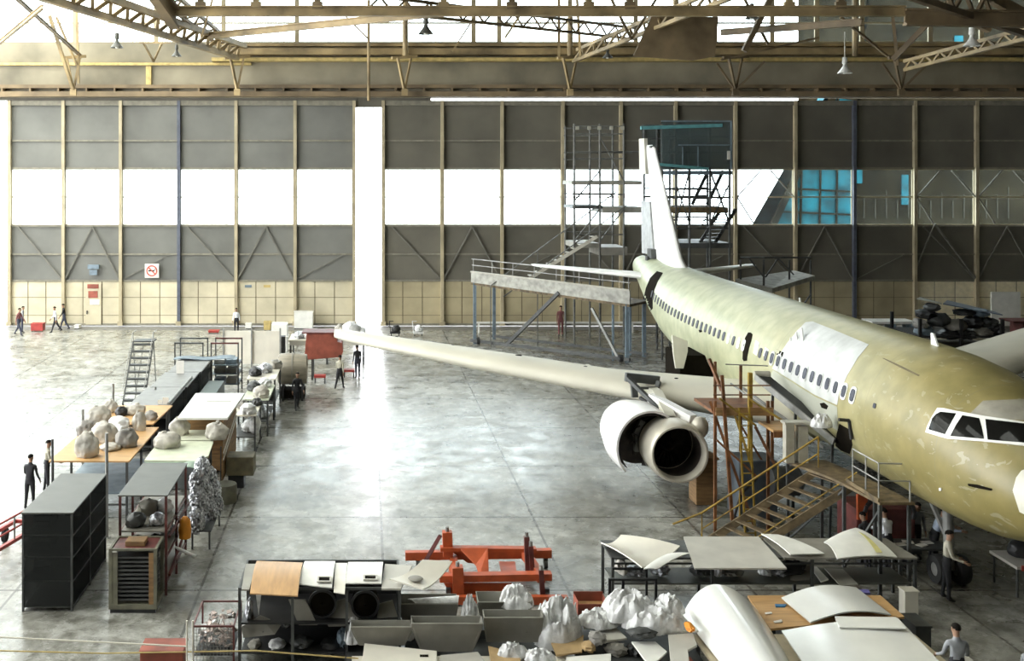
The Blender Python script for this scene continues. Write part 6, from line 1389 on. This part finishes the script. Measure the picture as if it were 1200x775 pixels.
# --- tail docks
t = Thing('tail_dock', 'long raised dock with a pale parapet under the near tailplane', 'scaffold', (10.8,64,0))
A0, A1 = Vector((PX(552,67.5),67.5,0)), Vector((PX(738,60.5),60.5,0)); dd = (A1-A0).normalized(); nn = Vector((dd.y,-dd.x,0))*-1.0
if nn.y < 0: nn = -nn
zt0, zt1 = 11-(319-YH)/F*67.5, 11-(341-YH)/F*60.5
zb0, zb1 = 11-(331-YH)/F*67.5, 11-(357-YH)/F*60.5
V3 = lambda p, z: Vector((p.x,p.y,z))
t.part('parapet', MB().prism([V3(A0,zt0),V3(A1,zt1),V3(A1,zb1),V3(A0,zb0)], nn*.12), mat('parapet_grey',(.36,.355,.31),.6,var=.18)); t.part('deck', MB().prism([V3(A0,zb0),V3(A1,zb1),V3(A1,zb1-.15),V3(A0,zb0-.15)], nn*2.6), 'stair_tan')
t.part('parapet_cap', MB().beam(V3(A0,zt0+.03),V3(A1,zt1+.03),.2,.08), 'pale_steel')
for f in (.01,.14,.28,.42,.56,.7,.84,.99):
    p = A0.lerp(A1,f)+nn*.1; z = zt0+(zt1-zt0)*f; t.part('rail_post', MB().tube(V3(p,z),V3(p,z+.85),.03), 'grey_steel')
t.part('guard_rail', MB().beam(V3(A0+nn*.1,zt0+.85),V3(A1+nn*.1,zt1+.85),.05).beam(V3(A0+nn*.1,zt0+.45),V3(A1+nn*.1,zt1+.45),.04), 'grey_steel')
for f, w in ((.02,.2),(.98,.2),(.9,.12)):
    for o_ in (.1,2.4): p = A0.lerp(A1,f)+nn*o_; t.part('leg', MB().beam(V3(p,0),V3(p,zb0+(zb1-zb0)*f),w), 'bluegrey')
t.part('floor_rail', MB().beam(V3(A0,.2),V3(A1,.2),.18), 'dark_steel'); t.part('brace', MB().beam(V3(A0.lerp(A1,.24),.15),V3(A0.lerp(A1,.58),zb0-.2),.2), 'dark_steel'); t.part('brace', MB().beam(V3(A0.lerp(A1,.78),zb1-.4),V3(A0.lerp(A1,.93),.3),.14), 'grey_steel')
t.part('floor_rail', MB().beam(V3(A0+nn*2.4,.2),V3(A1+nn*2.4,.2),.15), 'dark_steel')
for f in (.05,.95): p = A0.lerp(A1,f); t.part('jack_wheel', MB().tube(V3(p,.22)+Vector((-.1,0,0)),V3(p,.22)+Vector((.1,0,0)),.22,n=16), 'rubber')
single('pale_pipes', MB().beam((PX(558,72),72,.7),(PX(755,72),72,.7),.12).box(PX(560,72),PX(562,72),71.95,72.05,0,.66).box(PX(740,72),PX(742,72),71.95,72.05,0,.66), 'white_board', 'long pale pipe on low stands behind the tail dock', 'pipe')
# tail tower, left part
TY = 64.0
def tower(label, pxs, pyt, Y, dp, decks, rails, braces, m='scaffold_grey', name='scaffold_tower', base=None):
    global t
    t = Thing(name, label, 'scaffold', (PX((pxs[0]+pxs[-1])/2,Y),Y+dp/2,0))
    for i, px in enumerate(pxs):
        for y in (Y, Y+dp): x = PX(px,Y); t.part('upright', MB().tube((x,y,0),(x,y,11-(pyt-YH)/F*Y),.07), m)
    for (a, b, py, th, mm) in decks: z = 11-(py-YH)/F*Y; t.part('deck', MB().box(PX(a,Y),PX(b,Y),Y-.05,Y+dp,z-th,z), mm)
    for (a, b, py) in rails:
        z = 11-(py-YH)/F*Y; t.part('guard_rail', MB().tube((PX(a,Y),Y,z),(PX(b,Y),Y,z),.045), m); t.part('guard_rail', MB().tube((PX(a,Y),Y+dp,z),(PX(b,Y),Y+dp,z),.045), m)
    for (a, pa, b, pb, w) in braces: t.part('brace', MB().beam(PY(a,pa,Y-.02),PY(b,pb,Y-.02),w), m)
    return t
tower('open steel scaffold tower left of the tail fin', (673,703,731), 145, 66.5, 3.0, [(670,752,212,.25,'taupe_light'),(671,706,241,.2,'dark_steel'),(706,755,243,.35,'taupe_light'),(673,702,285,.3,'taupe_light'),(702,735,290,.5,'taupe')], [(671,733,148),(671,733,157),(671,733,178),(671,733,186),(671,733,228),(671,733,275),(702,755,178)], [(672,237,703,200,.08),(673,283,703,245,.08),(703,283,731,245,.08),(703,160,731,212,.07)])
for px in (676,690,702,716,729): z = 11-(150-YH)/F*66.5; t.part('rail_clamp', MB().box(PX(px,66.5)-.1,PX(px,66.5)+.1,66.3,66.45,z-.12,z+.1), 'pale_steel')
tower('dark netted scaffold tower with stairs right of the tail fin', (776,792,808,832,855), 146, 61.5, 4.0, [(776,858,200,.25,'bluegrey'),(783,853,243,.35,'stair_tan'),(776,858,285,.3,'dark_steel')], [(776,855,222),(776,855,232),(776,855,258),(776,855,268),(776,855,160),(776,855,178)], [(792,262,808,200,.07),(832,200,855,262,.09),(808,262,792,215,.07),(832,262,855,215,.07)], 'dark_steel')
t.part('netting', MB().box(PX(775,61.3),PX(857,61.3),61.28,61.30,11-(198-YH)/F*61.3,11-(142-YH)/F*61.3), 'net_screen'); t.part('netting', MB().box(PX(775,61.3),PX(857,61.3),65.6,65.62,11-(198-YH)/F*61.3,11-(142-YH)/F*61.3), 'net_screen')
t.part('teal_beam', MB().beam(PY(751,150,61.2),PY(846,147,61.2),.22,.2), mat('teal_paint',(.12,.34,.36),.5)); t.part('teal_beam', MB().beam(PY(765,192,61.2),PY(830,198,61.2),.15,.16), 'teal_paint')
t.part('net_frame', MB().beam(PY(775,142,61.2),PY(857,142,61.2),.08).beam(PY(857,142,61.2),PY(857,198,61.2),.08).beam(PY(795,170,61.2),PY(855,170,61.2),.06).beam(PY(800,172,61.2),PY(800,197,61.2),.05).beam(PY(818,172,61.2),PY(818,197,61.2),.05), 'bluegrey'); t.part('white_lamp', MB().box(PX(852,61.1),PX(855,61.1),61.0,61.1,11-(187-YH)/F*61.1,11-(177-YH)/F*61.1), 'sign_white')
for (a,pa,b,pb) in ((811,240,830,200),(820,285,845,245)):
    p, q = PY(a,pa,62.5), PY(b,pb,62.5); o_ = Vector((.9,0,0)); t.part('stair_stringer', MB().beam(p,q,.1,.18), 'dark_steel'); t.part('stair_stringer', MB().beam(p+o_,q+o_,.1,.18), 'dark_steel'); t.part('stair_rail', MB().beam(p+Vector((0,0,.9)),q+Vector((0,0,.9)),.05), 'dark_steel')
    sd_ = MB()
    for k in range(9): u = p.lerp(q,(k+.5)/9); t.part('stair_tread', MB().box(u.x,u.x+.9,u.y-.3,u.y+.3,u.z-.02,u.z+.02), 'dark_steel')
# fan of inclined stair poles from dock to tower
t = Thing('access_stair', 'long thin stair of two inclined rails from the tail dock up to the open tower', 'stairway', (PX(630,65),65,0))
for (a,pa,b,pb) in ((575,335,722,225),(590,348,735,240)):
    t.part('stair_rail', MB().beam(PY(a,pa,66.3),PY(b,pb,66.3),.07), 'scaffold_grey')
pA, pB = PY(612,332,66.4), PY(700,277,65.4)
t.part('stringer', MB().beam(pA,pB,.12,.2), 'pale_steel')
for k in range(12): u = pA.lerp(pB,(k+.5)/12); t.part('step', MB().box(u.x-.12,u.x+.12,u.y,u.y+.9,u.z+.06,u.z+.1), 'pale_steel')
for px,py in ((575,335),(630,295)): u = PY(px,py,66.3); t.part('support', MB().beam(u,(u.x,u.y,0),.06), 'scaffold_grey')
# far side dock
t = Thing('tail_dock', 'pale sloping dock beside the far tailplane', 'scaffold', (PX(905,58),59,0))
q = [PY(868,333,56),PY(945,318,60),PY(952,324,60),PY(893,342,56)]
t.part('deck', MB().prism([PY(862,327,58),PY(930,317,61),PY(955,323,59),PY(905,338,56.5)], (0,0,-.25)), 'parapet_grey')
for px,Y in ((868,58),(895,57),(925,58.5),(950,59.5)):
    z0 = 11-(330-YH)/F*Y; x = PX(px,Y); t.part('upright', MB().tube((x,Y,0),(x,Y,z0+1.2),.06), 'dark_steel')
t.part('guard_rail', MB().path([Vector((PX(px,Y),Y,11-(302-YH)/F*Y)) for px,Y in ((868,58),(895,57),(925,58.5),(950,59.5))],.05), 'dark_steel')
for a in ((878,303,895,325),(912,303,897,325),(912,303,930,322),(905,345,925,375),(950,345,930,375)): t.part('brace', MB().beam(PY(a[0],a[1],57.5),PY(a[2],a[3],57.5),.07), 'dark_steel')
# --- right background equipment
t = Thing('equipment_stand', 'black equipment stand heaped with parts under blue-grey sheets, right background', 'stand', (PX(1120,62),63,0))
x0, x1 = PX(1072,62), PX(1172,62); t.part('deck', MB().box(x0,x1,61.5,65,1.3,1.4), 'black_part'); t.part('shelf', MB().box(x0,x1,61.6,64.9,.6,.66), 'black_part')
for x in (x0+.1,(x0+x1)/2,x1-.1):
    for y in (61.6,64.9): t.part('post', MB().box(x-.08,x+.08,y-.08,y+.08,0,2.4), 'black_part')
t.part('roof_sheet', MB().prism([PY(1105,357,61.8),PY(1175,370,61.2),PY(1165,366,64.8),PY(1110,353,65)], (0,0,.06)), 'solar_blue'); t.part('roof_sheet', MB().prism([PY(1074,351,62),PY(1104,357,61.6),PY(1100,355,64),PY(1078,349,64.5)], (0,0,.05)), 'parapet_grey')
for k,(px,py,w,h,m) in enumerate([(1085,368,22,12,'black_part'),(1100,375,26,16,'dark_steel'),(1120,382,26,16,'taupe'),(1140,378,22,14,'black_part'),(1158,378,20,12,'dark_steel'),(1082,388,22,14,'bluegrey'),(1112,392,26,12,'black_part'),(1150,390,22,10,'taupe'),(1092,360,16,10,'dark_steel'),(1130,366,24,8,'black_part'),(1078,380,14,12,'bag_dark'),(1167,386,16,14,'black_part'),(1132,392,20,12,'dark_steel'),(1148,367,20,10,'bluegrey')]):
    p = PY(px,py,62.3); s = F/p.y; TP('stored_part', MB().blob((p.x,p.y,max(p.z,.7+h/2/s)),(w/2/s,.6,h/2/s),k+800,.3,2,3,False), m, ('black','dark metal','grey')[0 if m=='black_part' else 1 if m=='dark_steel' else 2]+' part '+('at the far left','left of centre','in the lower middle','in the right middle','at the right','at the lower left','low in the middle','at the lower right','at the upper left','at the top middle','at the far left below','at the far right below','low right of the middle','high right of the middle')[k]+' of the black equipment stand', 'stored part')
t = Thing('white_bench', 'long white bench beyond the fuselage, left of the black stand', 'bench', (PX(1045,68),68,0))
t.part('bench_top', MB().box(PX(1018,68),PX(1070,68),67.5,69,1.25,1.4), 'white_board')
for px in (1022,1045,1066): t.part('leg', MB().box(PX(px,68)-.08,PX(px,68)+.08,67.6,68.8,0,1.25), 'bluegrey')
single('door_light_board', MB().box(PX(1162,73.8),PX(1196,73.8),73.8,73.95,.2,2.6).box(PX(1164,73.8),PX(1166,73.8),73.6,74.2,0,.2).box(PX(1192,73.8),PX(1194,73.8),73.6,74.2,0,.2), 'white_board', 'bright white board standing in for doorway light at the right', 'light patch')  # white board added in place of light from a door opening
single('dark_shelf', MB().box(PX(1182,64),PX(1240,64),63.5,65,1.9,2.0).box(PX(1194,64),PX(1240,64),63.6,64.9,0,1.9), 'maroon', 'dark cabinet with a wide top at the right edge', 'cabinet')
# ============================================================ CAMERA, LIGHT
cam = bpy.data.cameras.new('camera'); co = bpy.data.objects.new('camera', cam); COL.objects.link(co)
co.location = CAM; co.rotation_euler = (R(90), 0, 0)
cam.sensor_fit = 'HORIZONTAL'; cam.sensor_width = 36; cam.lens = F/1200*36
cam.shift_x = (600-CX)/1200; cam.shift_y = -(387.5-YH)/1200; cam.clip_end = 500
SC.camera = co
w = bpy.data.worlds.new('overcast_sky'); SC.world = w; w.use_nodes = True
nt = w.node_tree; bg = nt.nodes['Background']
tc = nt.nodes.new('ShaderNodeTexCoord'); nz_ = nt.nodes.new('ShaderNodeTexNoise'); nz_.inputs['Scale'].default_value = 2
cr = nt.nodes.new('ShaderNodeValToRGB'); cr.color_ramp.elements[0].color = (.90,.95,1,1); cr.color_ramp.elements[1].color = (.98,.99,1,1)
nt.links.new(tc.outputs['Generated'], nz_.inputs['Vector']); nt.links.new(nz_.outputs['Fac'], cr.inputs['Fac']); nt.links.new(cr.outputs['Color'], bg.inputs['Color'])
bg.inputs['Strength'].default_value = 9.5
SC.view_settings.view_transform = 'Standard'; SC.view_settings.look = 'None'; SC.view_settings.gamma = 1; SC.view_settings.use_curve_mapping = False
SC.view_settings.exposure = 0.0
SC.cycles.max_bounces = 8; SC.cycles.diffuse_bounces = 4
bpy.context.view_layer.update()
